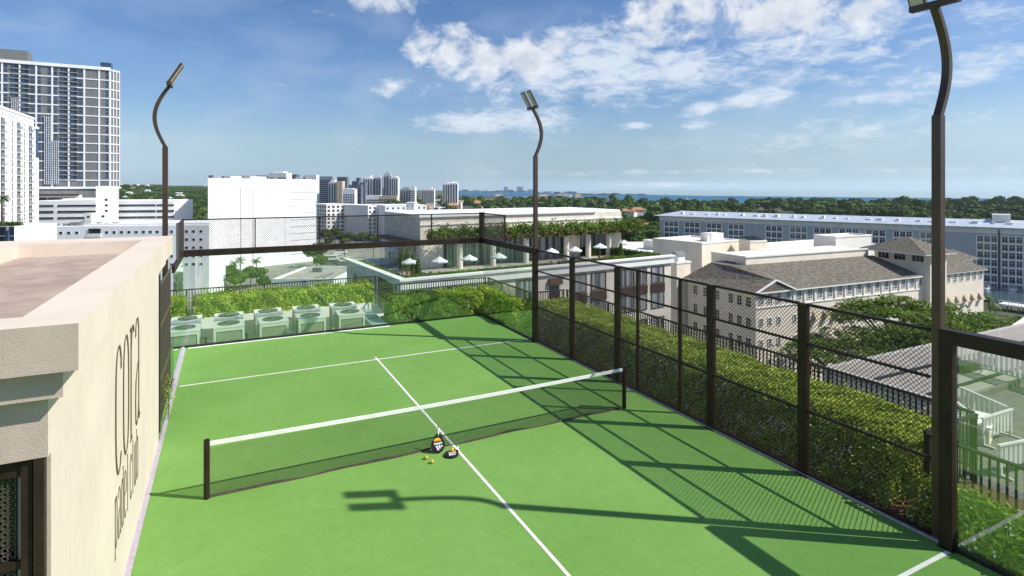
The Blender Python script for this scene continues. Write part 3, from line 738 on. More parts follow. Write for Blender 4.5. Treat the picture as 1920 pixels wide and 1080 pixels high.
metroof = mat('metal_roof', (.50, .56, .62), rough=.5, var=.08, scale=.3, metal=.1)
tile = mat('terracotta_tile', (.42, .20, .11), rough=.9, var=.25, scale=1.5, objrand=.3)
farw = mat('far_glazing', (.045, .06, .08), rough=.25, var=.4, scale=.05)
treem = mat('tree_foliage', (.024, .055, .011), rough=.7, col2=(.11, .165, .028), scale=.35, transl=.0, objrand=.35, spec=.12, detail=8, island=.25)
treel = mat('canopy_leaf', (.065, .13, .012), rough=.6, var=.4, scale=.5, island=.5, transl=.35, col2=(.19, .27, .035), spec=.25)
bark = mat('bark', (.11, .085, .06), rough=.95, var=.3, scale=6, bump=.6)
palml = mat('palm_leaf', (.07, .12, .02), rough=.5, var=.4, scale=2, island=.4, transl=.25)
hillm = mat('wooded_hill', (.016, .036, .022), rough=.95, col2=(.04, .075, .035), scale=.03, detail=10, spec=.05)
seam = mat('sea_water', (.008, .085, .17), rough=.5, var=.35, scale=.02, stretch=(.25, 1, 1), bump=.25, bscale=.3, spec=.10, col2=(.014, .15, .26), detail=10)
deckm = mat('grey_deck', (.15, .138, .12), rough=.85, var=.2, scale=2)
aw = mat('awning', (.50, .40, .28), rough=.8, var=.2)

def XZ(x, z, h=0.0): return Vector((x*CA+z*SA, -x*SA+z*CA, h))
far = [(-8000, 8200), (-2500, 7800), (-683, 7300), (480, 3650), (871, 2737), (1381, 2305), (1789, 1990), (2700, 1750), (3600, 900), (3600, -2500), (-8000, -2500)]
m = MB(); pts = [XZ(x, z, GZ) for x, z in far]; m.add(pts, [tuple(range(len(pts)))[::-1]]); tag(m.build('ground', ground_m), kind='structure')
sea = [(-650, 7200), (478, 3640), (868, 2730), (1378, 2300), (1785, 1985), (2690, 1745), (3000, 950), (1500, 1090), (900, 1190), (540, 1400), (330, 1850), (120, 2300), (-230, 2700), (-520, 4200)]
m = MB(); pts = [XZ(x, z, GZ+.5) for x, z in sea]; m.add(pts, [tuple(range(len(pts)))[::-1]]); tag(m.build('sea', seam), kind='structure')

def RAYS(f, depth):
    "block plan whose flanks run straight back from the two ends of the front, as seen from the roof deck"
    def bk(u):
        p = Vector((f.a.x+u*math.cos(f.rz), f.a.y+u*math.sin(f.rz))); d = p.normalized()*depth; c, s = math.cos(-f.rz), math.sin(-f.rz); return (u+d.x*c-d.y*s, d.x*s+d.y*c)
    return [(0, 0), (f.L, 0), bk(f.L), bk(0)]
class Fr:
    "building frame: origin on the ground below the left end of the front, x to the right along the front, y away"
    def __init__(s, pa, za, pb, zb, z0=GZ):
        s.a = W(pa, za, z0); b = W(pb, zb, z0); s.rz = math.atan2(b.y-s.a.y, b.x-s.a.x); s.L = (b-s.a).length; s.z0 = z0
    def u(s, px, v=0.0):
        "distance along the front line (offset v behind) at image column px"
        d = Vector((math.cos(s.rz), math.sin(s.rz))); n = Vector((-d.y, d.x)); o = s.a.xy+n*v
        r = (px-960)/F; D = Vector((r*CA+SA, -r*SA+CA))
        return (D.x*o.y-D.y*o.x)/(D.y*d.x-D.x*d.y)
    def zh(s, z): return z-s.z0
    def root(s, name, label, cat='building', group=None): return thing(name, label, cat, tuple(s.a), s.rz, group)

def win(w, h, cols=1, rows=1, fr=.08, d=.06, bars=.05):
    "framed window: origin at bottom centre, on the wall plane y=0, facing -y; material 0 frame, 1 pane"
    m = MB()
    m.box(-w/2, -w/2+fr, -d, -.002, 0, h); m.box(w/2-fr, w/2, -d, -.002, 0, h)
    m.box(-w/2+fr, w/2-fr, -d, -.002, 0, fr); m.box(-w/2+fr, w/2-fr, -d, -.002, h-fr, h)
    m.box(-w/2+fr, w/2-fr, -d*.35, -.001, fr, h-fr, 1)
    iw, ih = w-2*fr, h-2*fr
    for i in range(1, cols): x = -w/2+fr+iw*i/cols; m.box(x-bars/2, x+bars/2, -d*.8, -d*.36, fr, h-fr)
    for j in range(1, rows): z = fr+ih*j/rows; m.box(-w/2+fr, w/2-fr, -d*.7, -d*.37, z-bars/2, z+bars/2)
    return m
def place(parent, tmpl, mats, pos, name='window', rz=0.0, cap=100):
    "individual copies; past the cap one merged part"
    if not pos: return
    me = tmpl.mesh(name, mats)
    for p in pos[:cap]: link(name, me, parent, tuple(p), rz)
    if len(pos) > cap:
        m = MB()
        for p in pos[cap:]: m.merge(tmpl, p, rz)
        tag(m.build(name, mats, parent), kind='stuff')

# ---------------------------------------------------------------- A: tall gridded tower
f = Fr(0, 335, 206, 359); h = lambda z: f.zh(z)
zt, zb = 79.0, 5.6
x0, x1 = f.u(-60), f.L
t = f.root('apartment_tower', 'tallest grey apartment tower with white grid frame and balconies at far left')
m = MB(); m.prism([(x0, 0), (x1, 0), (x1+4.2, 5.5), (x1-1.0, 26), (x0, 26)], 0, h(zt)); m.build('wall', greyc, t)
cols = [f.u(p) for p in (-29, 4, 37, 68, 98, 129, 158, 186)]+[x1]
rows = [zt-.3, 72.2]; 
while rows[-1]-5.72 > zb-1: rows.append(rows[-1]-5.72)
m = MB()
for c in cols: m.box(c-.42, c+.42, -.3, -.01, h(zb)-1.2, h(zt)+.9)
for r_ in rows: m.box(x0, x1+.42, -.27, -.011, h(r_)-.32, h(r_)+.32)
m.box(x0, x1+.56, -.72, -.63, h(zt)-.6, h(zt)+1.3)
for r_ in rows: m.merge(MB().box(0, 7.0, -.27, -.02, h(r_)-.32, h(r_)+.32), (x1+.2, 0, 0), math.atan2(5.5, 4.2))
for s_ in (0, 2.2, 4.4, 6.6): m.merge(MB().box(s_-.18, s_+.18, -.26, -.02, h(zb)-1, h(zt)+.9), (x1+.2, 0, 0), math.atan2(5.5, 4.2))
m.build('white_grid', wht, t)
W1 = MB()
for k in range(2):
    W1.box(-.95, .95, -.10, -.012, .5+k*2.75, 2.7+k*2.75, 0)
    for i in (0, 1): W1.box(-.9+i*.95, -.05+i*.95, -.13, -.101, .6+k*2.75, 1.55+k*2.75, 1); W1.box(-.9+i*.95, -.05+i*.95, -.13, -.101, 1.62+k*2.75, 2.6+k*2.75, 1)
BAL = MB()
for k in range(2):
    BAL.box(-2.0, 2.0, -.08, -.012, .1+k*2.75, 2.65+k*2.75, 0); BAL.box(-2.0, 2.0, -.7, -.081, .0+k*2.75, .16+k*2.75, 2)
    BAL.box(-1.98, 1.98, -.68, -.64, .17+k*2.75, .75+k*2.75, 3); BAL.box(-1.6, -.1, -.12, -.081, .3+k*2.75, 2.3+k*2.75, 1)
wp, bp = [], []
types = ['ww', 'wb', 'bw', 'w w', 'wb', 'bw', ' w', '']
for j in range(len(rows)-1):
    z = h(rows[j+1])+.35
    for i in range(7):
        a, b_ = cols[i], cols[i+1]; w = b_-a
        ty = ['ww', 'wb', 'bw', 'wpw', 'wb', 'bw', 'pw'][i] if i < 7 else ''
        if ty == 'ww': wp += [(a+w*.36, 0, z), (a+w*.82, 0, z)]
        if ty == 'wb': wp.append((a+w*.18, 0, z)); bp.append((a+w*.74, 0, z))
        if ty == 'bw': bp.append((a+w*.30, 0, z)); wp.append((a+w*.76, 0, z))
        if ty == 'wpw': wp += [(a+w*.16, 0, z), (a+w*.84, 0, z)]
        if ty == 'pw': pass
    wp.append((cols[7]+(x1-cols[7])*.80, 0, z))
place(t, W1, [darkw, bluew], wp); place(t, BAL, [darkw, bluew, wht2, farw], bp, 'balcony')
m = MB()
for pa, pb, ya, yb in ((84, 96, 216, 345), (99, 110, 262, 345), (22, 33, 186, 215)):
    a, b_ = f.u(pa), f.u(pb); za = h(zof(yb, 342)); zc = h(zof(ya, 342)); m.box(a, b_, -.75, -.55, za, zc, 1)
    k = za
    while k < zc: m.box(a-.2, b_+.2, -.80, -.751, k-.07, k+.07, 0); k += 1.43
    for q in range(4): x = a+(b_-a)*q/3; m.box(x-.1, x+.1, -.82, -.801, za, zc, 0)
m.build('glazed_bay', [wht, bluew], t)
m = MB(); m.box(f.u(186), f.u(206), 4, 12, h(zt)+.01, h(zt)+5.0); m.build('roof_pavilion', bluew, t)
m = MB(); m.box(f.u(-40), f.u(44), 8, 18, h(zt)+.01, h(zt)+9); m.build('plant_room', greyc, t)
m = MB(); m.box(x0, x1+6, -.75, -.015, h(zb)-1.6, h(zb)-.4); m.box(x0-2, x1-14, -9, -1, h(-1.5), h(.2)); 
for q in range(9): m.box(x0+8+q*6, x0+8.6+q*6, -8.5, -8, h(-9), h(-1.5))
m.build('podium_band', wht, t)
m = MB(); m.box(x0-2, x1-14, -10.2, -9.9, h(-.4), h(.9)); m.box(x0+20, x0+36, -10.4, -10.0, h(-5.2), h(-3.6)); m.build('brown_canopy', brownf, t)

# ---------------------------------------------------------------- B: white slab with balconies
f = Fr(0, 205, 59, 238); zt = 33.9
x0, x1 = f.u(-45), f.u(70)
t = f.root('apartment_block', 'white apartment block with stacked balconies, in front of the tall gridded tower')
m = MB(); m.box(x0, x1-5, 0, 16, 0, h(zt)); m.box(x1-5, x1, .6, 15, 0, h(zt)-4.3)
m.build('wall', wht, t)
BL = MB(); BL.box(-1.85, 1.85, -.06, -.01, .1, 2.75, 0); BL.box(-.12, .12, -.12, -.061, .15, 2.6, 1); BL.box(-1.9, 1.9, -.9, -.011, -.1, .06, 1)
for i in range(13): BL.box(-1.9+i*.316, -1.87+i*.316, -.89, -.86, .08, 1.05, 0)
BL.box(-1.9, 1.9, -.91, -.86, 1.05, 1.12, 0); BL.box(-1.0, -.8, -.1, -.061, .3, 2.3, 2)
NW = MB(); NW.box(-.42, .42, -.05, -.01, .15, 2.65, 0); NW.box(-.42, .42, -.09, -.051, 1.3, 1.42, 1)
SW = win(.9, 1.3, 1, 1)
bp, nw, sw = [], [], []
k = 0; z = h(zt)-6.3
while z > 2:
    for p in (5, 35, 57): bp.append((f.u(p), 0, z))
    for p in (-14, 23.5, 46): nw.append((f.u(p), 0, z))
    for p in (65,): nw.append((f.u(p), .6, z))
    z -= 3.0
for p in (4, 11, 18, 25, 31, 37, 43, 49): sw.append((f.u(p), 0, h(zt)-2.6))
for i, p in enumerate((8, 24, 30, 35, 41, 46, 53, 57, 61)): sw.append((f.u(p), 0, h(zt)-5.6))
place(t, BL, [darkw, wht, curt], bp, 'balcony'); place(t, NW, [darkw, wht], nw); place(t, SW, [wht, darkw], sw)
m = MB(); m.box(x0, x1-4.6, -.25, -.002, h(zt)-.4, h(zt)+.5); m.build('parapet', wht, t)
# blue glass bay behind it
f2 = Fr(68, 255, 77, 262)
t = f2.root('glass_stair_tower', 'slim curved blue glass tower squeezed between the white block and the gridded tower')
m = MB(); m.tube([(f2.L/2, 1.5, f2.zh(zof(296, 258))), (f2.L/2, 1.5, f2.zh(zof(242, 258)))], 1.4, 20); m.build('blue_glass', bluew, t)
m = MB(); m.tube([(f2.L/2, 1.5, 0), (f2.L/2, 1.5, f2.zh(zof(296, 258)))], 1.5, 20); m.tube([(f2.L/2, 1.5, f2.zh(zof(241.9, 258))), (f2.L/2, 1.5, f2.zh(zof(238, 258)))], 1.65, 20); m.build('wall', wht, t)
# low white building with roof garden at the very left
f = Fr(-40, 150, 27, 150)
t = f.root('corner_building', 'low white building with planted roof edge at the left picture border')
m = MB(); m.box(0, f.L, 0, 14, 0, h(zof(424, 150))); m.build('wall', wht, t)
WN = win(1.3, 2.2, 2, 1); ps = [(f.u(p), 0, f.zh(zof(y, 150))) for y in (441, 459, 477) for p in (-30, -18, -8, 1, 7, 22)]
place(t, WN, [darkw, bluew], ps)
m = MB(); m.box(f.u(12.5), f.u(18), -.5, -.01, 4, f.zh(zof(432, 150))); m.build('blue_sign_panel', bluew, t)
P = np.stack([RG.uniform(0, f.L, 1500), RG.uniform(.2, 3, 1500), h(zof(424, 150))+RG.uniform(0, 1.0, 1500)], 1)
link('roof_planting', tris_mesh('roof_planting', leaf_quads(P, np.tile((0, 0, 1.), (1500, 1)), .25, RG), treel), t)

def palm(loc, hgt, label, fl=2.6, nf=16, seed=0, group='palm trees'):
    r = random.Random(seed); t = thing('palm_tree', label, 'palm', tuple(loc), 0, group)
    MB().tube([(0, 0, 0), (.15*r.uniform(-1, 1), .1, hgt*.5), (0, 0, hgt)], [.26, .19, .15], 8).build('trunk', bark, t)
    V = []
    for k in range(nf):
        a = k*2.399+r.uniform(-.2, .2); el = r.uniform(-.35, 1.1); p = Vector((0, 0, hgt)); d = Vector((math.cos(a)*math.cos(el), math.sin(a)*math.cos(el), math.sin(el)))
        s = Vector((-math.sin(a), math.cos(a), 0)); n = 9
        for i in range(n):
            q = p+d*fl/n; d = (d+Vector((0, 0, -.17))).normalized(); l = fl*.24*math.sin(PI*(i+1.2)/(n+1.6))
            for sg_ in (1, -1):
                for w_ in (0, .5):
                    c = p.lerp(q, w_); tip = c+s*sg_*l+d*l*.5+Vector((0, 0, -l*.4)); V += [c, c+d*.10*fl/2, tip, tip-d*.03]
            p = q
    link('crown', tris_mesh('crown', np.array([tuple(v) for v in V]), palml), t); return t
palm(W(4, 120, zof(418, 120)), 5.3, 'palm in the roof garden at the left border', 1.9, 14, 3)

# ---------------------------------------------------------------- C: white parking garage and stair tower
f = Fr(70, 268, 325, 281); sc = 274/F
t = f.root('parking_garage', 'long white parking garage with dark horizontal openings at left')
m = MB(); m.box(-6, f.L, 0, 30, 0, f.zh(zof(376.5, 274))); m.build('wall', wht, t)
ps = []
def cx(x): return 70+x/5.82
for (ya, yb) in ((283, 307), (347, 375), (415, 440)):
    for (xa, xb) in ((30, 165), (235, 412), (437, 628), (877, 1072), (1095, 1280), (1303, 1392), (1410, 1490)):
        pa, pb = cx(xa), cx(xb); y1_, y0_ = 335+ya/5.82, 335+yb/5.82
        w = (pb-pa)*sc; hh = (y0_-y1_)*sc
        m = MB(); m.box(-w/2, w/2, -.05, -.01, 0, hh, 0); m.box(-w/2, w/2, -.12, -.051, hh*.05, hh*.28, 1)
        for q in range(int(w/1.3)): m.box(-w/2+q*1.3+.5, -w/2+q*1.3+.56, -.09, -.052, hh*.3, hh, 1)
        m.build('opening', [darkw, greyc], t, base=None).location = (f.u((pa+pb)/2), 0, f.zh(zof(y0_, 274)))
m = MB(); m.box(f.u(108), f.u(172), 4, 22, f.zh(zof(376, 274)), f.zh(zof(372, 274))); m.build('roof_deck', wht2, t)
f = Fr(180, 256, 222, 264); sc = 262/F
t = f.root('stair_tower', 'plain white stair tower rising in the middle of the parking garage')
m = MB(); m.prism(RAYS(f, 9), 0, f.zh(zof(349, 262))); m.box(-4.5, f.L-4, -6, -.01, 0, f.zh(zof(399, 255))); m.build('wall', wht, t)
place(t, win(1.5, 1.3, 1, 1), [wht, darkw], [(f.u(199), 0, f.zh(zof(y, 262))) for y in (377, 387.5, 397.5)])
place(t, win(1.4, 1.2, 1, 1), [wht, darkw], [(f.u(p, -6), -6, f.zh(zof(y, 256))) for p in (165, 193) for y in (407.5,)])
# lower wing in front
f = Fr(74, 197, 392, 206); sc = 200/F
t = f.root('office_wing', 'low white wing with a row of small square windows in front of the parking garage')
m = MB(); m.box(0, f.L, 0, 18, 0, f.zh(zof(424, 200))); m.box(f.u(155), f.L, .5, 19, f.zh(zof(424, 200)), f.zh(zof(420, 200))); m.build('wall', wht, t)
ps = []
for y in (439, 454.5, 470, 486, 502):
    for p in (84, 99, 114, 129, 144, 200, 214, 228, 242, 255.5, 269, 282, 295, 309, 322, 336, 350, 363, 377): ps.append((f.u(p), 0, f.zh(zof(y, 200))))
place(t, win(1.15, 1.1, 1, 1), [wht, darkw], ps)
m = MB(); m.box(f.u(167), f.u(189), -.3, -.01, f.zh(zof(449, 200)), f.zh(zof(428.5, 200)), 0); m.box(f.u(167)-.3, f.u(189)+.3, -.9, -.31, f.zh(zof(445, 200)), f.zh(zof(438, 200)), 1)
m.build('loggia', [darkw, wht2], t)
ps = []
for k in range(9): a = f.u(90+k*14+RD.uniform(-3, 3)); MB().box(a, a+RD.uniform(.6, 2), 3, 5, f.zh(zof(424, 200)), f.zh(zof(424, 200))+RD.uniform(.5, 1.6)).build('roof_unit', greyc, t)

# ---------------------------------------------------------------- D: big blank white block
f = Fr(390, 272, 593, 318); sc = 284/F
t = f.root('blank_block', 'huge plain white windowless block with thin joints, centre left beyond the back glass')
m = MB(); m.prism(RAYS(f, 45), 0, f.zh(zof(335.5, 300))); m.box(f.u(440), f.u(507), 4, 20, f.zh(zof(335.5, 300)), f.zh(zof(331.5, 300))); m.build('wall', wht, t)
m = MB()
for p, ya, yb in ((451.5, 352, 516), (474.5, 352, 516)): m.box(f.u(p)-.16, f.u(p)+.16, -.04, -.005, f.zh(zof(yb, 284)), f.zh(zof(ya, 284)))
m.box(f.u(534.5)-.07, f.u(534.5)+.07, -.03, -.005, 4, f.zh(zof(352, 284)))
for k in range(11): z = f.zh(zof(348+k*13.9, 284)); m.box(f.u(544), f.L-.02, -.05, -.006, z-.12, z+.10)
m.build('joints', greyc, t)
m = MB()
for k in range(1, 6): z = f.zh(zof(335.5+k*27, 300)); m.box(.1, f.u(543), -.02, -.004, z-.05, z+.05)
for p in (412, 431, 493, 513): m.box(f.u(p)-.04, f.u(p)+.04, -.025, -.021, 4, f.zh(zof(340, 300)))
m.build('panel_seams', wht2, t)
for k, p in enumerate((402, 425, 462, 520, 560, 578)): MB().box(f.u(p), f.u(p)+1.5+k % 3, 3, 5, f.zh(zof(335.5, 300))+.01, f.zh(zof(335.5, 300))+.8+.4*(k % 3)).build('roof_unit', greyc, t)
m = MB(); m.box(f.u(409), f.u(414), 8, 10, f.zh(zof(335.5, 284)), f.zh(zof(329, 284))); m.build('chimney', darkw, t)

# ---------------------------------------------------------------- generic block with windows
def block(name, label, px0, px1, Z, ytop, depth, wallm, ncol, fl=3.0, ww=1.5, wh=1.5, Z2=None, group=None, winm=None, rot=0, nrows=None, side=False, roofm=None, cat='building', zb=GZ, fin=None):
    f = Fr(px0, Z, px1, Z2 or Z, zb); t = f.root(name, label, cat, group); zt = f.zh(zof(ytop, Z))
    m = MB(); m.box(0, f.L, 0, depth, 0, zt); m.build('wall', wallm, t)
    m = MB(); m.box(-.15, f.L+.15, -.15, depth+.15, zt+.01, zt+.35); m.build('roof', roofm or wallm, t)
    ps = []; z = zt-fl+.4; k = 0
    while z > .5 and (nrows is None or k < nrows):
        for i in range(ncol): ps.append((f.L*(i+.5)/ncol, 0, z))
        z -= fl; k += 1
    place(t, win(ww, wh, 2, 1, fr=.1), winm or [wallm, darkw], ps)
    if side:
        ps = []; z = zt-fl+.4; k = 0; n = max(1, int(depth/4))
        while z > .5 and (nrows is None or k < nrows):
            for i in range(n): ps.append((0, depth*(i+.5)/n, z))
            z -= fl; k += 1
        place(t, win(ww, wh, 2, 1, fr=.1), winm or [wallm, darkw], ps, rz=-PI/2)
    return t, f
# E: apartments in the middle distance
block('apartment_block', 'cream mid rise apartments with deep window bays left of the terrace building', 612, 655, 447, 384, 30, wht2, 5, 3.1, 2.2, 2.0, Z2=460, side=True)
block('apartment_block', 'receding shaded wing of the cream apartments behind the street', 656, 690, 500, 387, 26, creamb, 5, 3.1, 2.2, 2.0, Z2=440)
block('apartment_block', 'right wing of the cream apartments with square dark windows', 690, 722, 436, 386, 40, wht2, 4, 3.1, 1.9, 2.0, Z2=448)
block('apartment_block', 'long flat white roofed block behind the terrace building', 722, 800, 425, 386, 34, wht, 8, 3.1, 1.6, 1.6, Z2=440)
block('rooftop_house', 'white box on the flat roof beyond the terrace building', 761, 777, 400, 380.5, 12, wht, 2, 3, 1, 1, nrows=1)
# low roof with deck, centre left
f = Fr(510, 140, 626, 140)
t = f.root('low_roof_building', 'low building with weathered flat roof in front of the blank white block')
zr = f.zh(zof(527, 140)); m = MB(); m.box(0, f.L, 0, 22, 0, zr); m.build('wall', wht, t)
m = MB(); m.box(.4, f.L-.4, .4, 21.6, zr+.002, zr+.05); m.build('roof', mat('weathered_roof', (.40, .37, .32), rough=.95, var=.25, scale=.35, stretch=(1, 4, 1)), t)
m = MB()
for a, b_, c, d in ((0, f.L, 0, .4), (0, f.L, 21.6, 22), (0, .4, .4, 21.6), (f.L-.4, f.L, .4, 21.6)): m.box(a, b_, c, d, zr+.001, zr+.5)
m.build('parapet', wht, t)
m = MB(); m.box(5, 7.4, 14, 15.6, zr+.06, zr+1.2); m.box(11, 11.5, 4, 12, zr+.06, zr+.3); m.box(9.5, 10, 2, 9, zr+.06, zr+.25); m.build('roof_units', greyc, t)

# ---------------------------------------------------------------- F: terrace building
f = Fr(755, 60.5, 1258, 82.0); Lf = f.L
t = f.root('terrace_building', 'cream limestone building with roof terrace, columns and planted pergola in the centre')
zp = f.zh(-5.0); zf = f.zh(-5.95)
m = MB(); m.box(0, 9.99, 0, 21, 0, zf-.01); m.box(10, Lf, 0, 30, 0, zf-.01)
m.build('wall', lime, t)
m = MB()
m.box(0, Lf, 0, .35, zf, zp); m.box(0, .35, .351, 21, zf, zp); m.box(.351, 9.99, 20.6, 21, zf, zp-.1); m.box(Lf-.35, Lf, .351, 30, zf, zp)
m.box(-.35, Lf+.35, -.35, -.002, zp-.9, zp-.35); m.box(-.5, Lf+.5, -.5, .36, zp+.001, zp+.22); m.box(-.5, .36, .361, 21.3, zp+.001, zp+.22)
m.build('parapet', wht2, t)
m = MB(); m.box(.36, 9.99, .36, 20.6, zf-.008, zf+.03); m.box(9.991, Lf-.36, .36, 29.9, zf-.008, zf+.03); m.build('terrace_floor', mat('terrace_paving', (.40, .37, .33), rough=.85, var=.1, scale=1), t)
zu = f.zh(.95); ux0, ux1 = f.u(788, 13), f.u(1165, 13)
m = MB(); m.box(ux0, ux1, 13, 27, f.zh(-2.3), zu); m.box(ux0, ux0+3.4, 13.02, 26.9, zf+.031, f.zh(-2.301)); m.box(ux1-3.2, ux1, 13.02, 26.9, zf+.031, f.zh(-2.301)); m.box(ux0+24.5, ux0+27, 13.02, 26, zf+.031, f.zh(-2.301))
m.box(ux0+4, ux1+1, 11.0, 13.0, f.zh(-2.3), f.zh(-1.9))
m.build('upper_wall', lime, t)
m = MB(); m.box(ux0-.25, ux1-5.5, 12.7, 27.2, zu+.001, zu+.35); m.box(ux1-5.49, ux1+.25, 13.6, 27.2, zu+.001, zu+.28); m.build('roof', wht, t)
m = MB(); m.box(ux0-.12, ux1+.1, 12.85, 12.999, zu-1.1, zu-.9); m.build('fascia_line', wht2, t)
place(t, MB().box(-1.3, 1.3, -.1, -.01, 0, 3.5, 1).box(-1.38, -1.3, -.16, -.012, 0, 3.55).box(1.3, 1.38, -.16, -.012, 0, 3.55).box(-.04, .04, -.16, -.101, 0, 3.5).box(-1.3, 1.3, -.16, -.012, 3.5, 3.6),
      [darkw, curt], [(ux0+4.9+k*2.85, 13.3, zf+.04) for k in range(7)]+[(ux0+28.6+k*2.85, 13.3, zf+.04) for k in range(3)], 'glass_door')
m = MB(); m.box(ux0+3.4, ux0+24.5, 13.31, 13.6, zf+.031, f.zh(-2.31)); m.box(ux0+27, ux1-3.2, 13.31, 13.6, zf+.031, f.zh(-2.31)); m.build('curtain_wall', darkw, t)
cp = [f.u(p, 11) for p in (862, 924, 986, 1062, 1103, 1141)]
place(t, MB().tube([(0, 0, 0), (0, 0, 3.6)], .42, 18), [lime], [(c, 11, zf+.031) for c in cp], 'column')
m = MB()
for k in range(17): m.box(ux0+.5+k*2.2, ux0+.9+k*2.2, 9.6, 11.0, f.zh(-2.25), f.zh(-1.85))
m.box(ux0, ux1+1.2, 9.7, 9.95, f.zh(-1.84), f.zh(-1.55)); m.build('pergola_beams', brownf, t)
rng = np.random.default_rng(11); k = 15000
P = np.stack([rng.uniform(ux0, ux1+2, k), 10.4+rng.normal(0, .55, k), f.zh(-1.35)+np.abs(rng.normal(0, .5, k))-.25*rng.random(k)**3*4], 1); P[:, 2] += .22*np.sin(P[:, 0]*2.1)+.18*np.sin(P[:, 0]*5.7)
link('pergola_planting', tris_mesh('pergola_planting', leaf_quads(P, np.tile((0, -.6, .6), (k, 1)), .19, rng, .45), treel), t)
# windows of the lower storeys
wide = win(2.5, 2.35, 2, 1, .1, .12)
ps = []; sp = []
for p in (858, 925, 985, 1085, 1122, 1172, 1200, 1233):
    for z in (-8.55, -12.1, -15.7): ps.append((f.u(p), 0, f.zh(z)))
    sp.append((f.u(p), 0, f.zh(-9.85)))
place(t, wide, [brownf, curt], ps)
m = MB(); m.box(-1.35, 1.35, -.14, -.01, 0, 1.2)
for k in range(12): m.box(-1.3+k*.226, -1.22+k*.226, -.19, -.141, 0, 1.2)
place(t, m, [brownf], sp, 'spandrel')
m = MB(); m.box(f.u(1030), f.u(1048), -.1, -.012, f.zh(-10), f.zh(-7.2), 0); m.box(f.u(1028), f.u(1052), -.4, -.013, f.zh(-7.19), f.zh(-6.4), 1); m.build('doorway', [darkw, brownf], t)
lw = [(0, 3.5+k*3.3, f.zh(z)) for k in range(5) for z in (-9.2, -13.2)]
place(t, win(1.7, 3.0, 2, 1, .12, .15), [lime, darkw], lw, rz=-PI/2)
place(t, win(1.3, 3.2, 1, 1, .12, .2), [lime, curt], [(ux0, 14.5+k*1.9, zf+.2) for k in range(6)], rz=-PI/2, name='side_window')
m = MB()
rr = random.Random(3); xx = 0
for k in range(8):
    yb = 16.2+k*.95
    for q in range(4):
        a = (ux0-.06, yb+rr.uniform(0, .6), f.zh(-.9)+rr.uniform(0, 1.1)); b_ = (ux0-.06, yb+rr.uniform(0, .6), f.zh(-.9)+rr.uniform(0, 1.1)); m.bar(a, b_, .08, .13)
m.build('wall_relief', wht, t)
m = MB(); m.box(ux0-1.6, ux0-.01, 13.2, 26, f.zh(-2.6), f.zh(-2.2)); m.build('canopy', brownf, t)
FR = f; FT = t
def loc(fr, u, v, z): # frame point to world
    c, s = math.cos(fr.rz), math.sin(fr.rz); return Vector((fr.a.x+u*c-v*s, fr.a.y+u*s+v*c, z))
# terrace hedges
def slabhedge(fr, u0, u1, v0, v1, z0, z1, label, n, size=.10, seed=1, group='clipped hedges on the roof terrace'):
    rng = np.random.default_rng(seed); c = loc(fr, (u0+u1)/2, (v0+v1)/2, z0)
    t = thing('terrace_hedge', label, 'hedge', tuple(c), fr.rz, group)
    a, b_, hh = (u1-u0)/2, (v1-v0)/2, z1-z0
    P = np.stack([rng.uniform(-a, a, n), rng.uniform(-b_, b_, n), rng.uniform(0, hh, n)], 1)
    s = rng.random(n); P[s < .5, 2] = hh+rng.normal(0, .05, (s < .5).sum()); P[(s > .5) & (s < .8), 1] = -b_+rng.normal(0, .05, ((s > .5) & (s < .8)).sum())
    link('foliage', tris_mesh('foliage', leaf_quads(P, np.tile((0, -.4, .7), (n, 1)), size, rng), treel), t)
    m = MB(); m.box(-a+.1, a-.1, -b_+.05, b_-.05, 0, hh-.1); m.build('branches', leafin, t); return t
slabhedge(f, 1, Lf*.52, .9, 1.7, -5.9, -4.75, 'low green planting along the front parapet of the terrace, left half', 3500, seed=21)
slabhedge(f, Lf*.53, Lf-1, .9, 1.7, -5.9, -4.65, 'low green planting along the front parapet of the terrace, right half', 3500, seed=22)
slabhedge(f, Lf-2.2, Lf-1.2, 2, 24, -5.9, -4.6, 'clipped hedge along the right end of the terrace', 2600, seed=23)
slabhedge(f, Lf-10, Lf-2.4, 13, 14, -5.9, -4.6, 'clipped hedge right of the columned wall on the terrace', 1800, seed=24)
slabhedge(f, ux0+27.5, ux1-3, 12.0, 12.9, -5.9, -4.5, 'clipped hedge under the glazing between the right columns', 2200, seed=25)
slabhedge(f, .9, 1.7, 3, 20, -5.9, -5.1, 'low planting along the left side parapet of the terrace', 2400, seed=26)
# umbrellas and furniture
umat = mat('umbrella_canvas', (.74, .74, .72), rough=.8, var=.05); woodm = mat('terrace_wood', (.24, .12, .06), rough=.7, var=.2)
def umb0():
    t = thing('umbrella', 'x', 'umbrella', (0, 0, 0), 0, 'white umbrellas on the roof terrace')
    m = MB(); n = 8; vs = [(0, 0, 2.95)]+[(1.55*math.cos(2*PI*k/n+PI/8), 1.55*math.sin(2*PI*k/n+PI/8), 2.35) for k in range(n)]+[(1.55*math.cos(2*PI*k/n+PI/8), 1.55*math.sin(2*PI*k/n+PI/8), 2.2) for k in range(n)]+[(0, 0, 2.8)]
    fs = [(0, 1+k, 1+(k+1) % n) for k in range(n)]+[(1+k, 9+k, 9+(k+1) % n, 1+(k+1) % n) for k in range(n)]+[(17, 9+(k+1) % n, 9+k) for k in range(n)]
    m.add(vs, fs); m.build('canopy', umat, t); MB().tube([(0, 0, 0), (0, 0, 3.05)], .03, 8).build('pole', white_metal, t)
    MB().box(-.3, .3, -.3, .3, 0, .08).build('base', greyc, t); return t
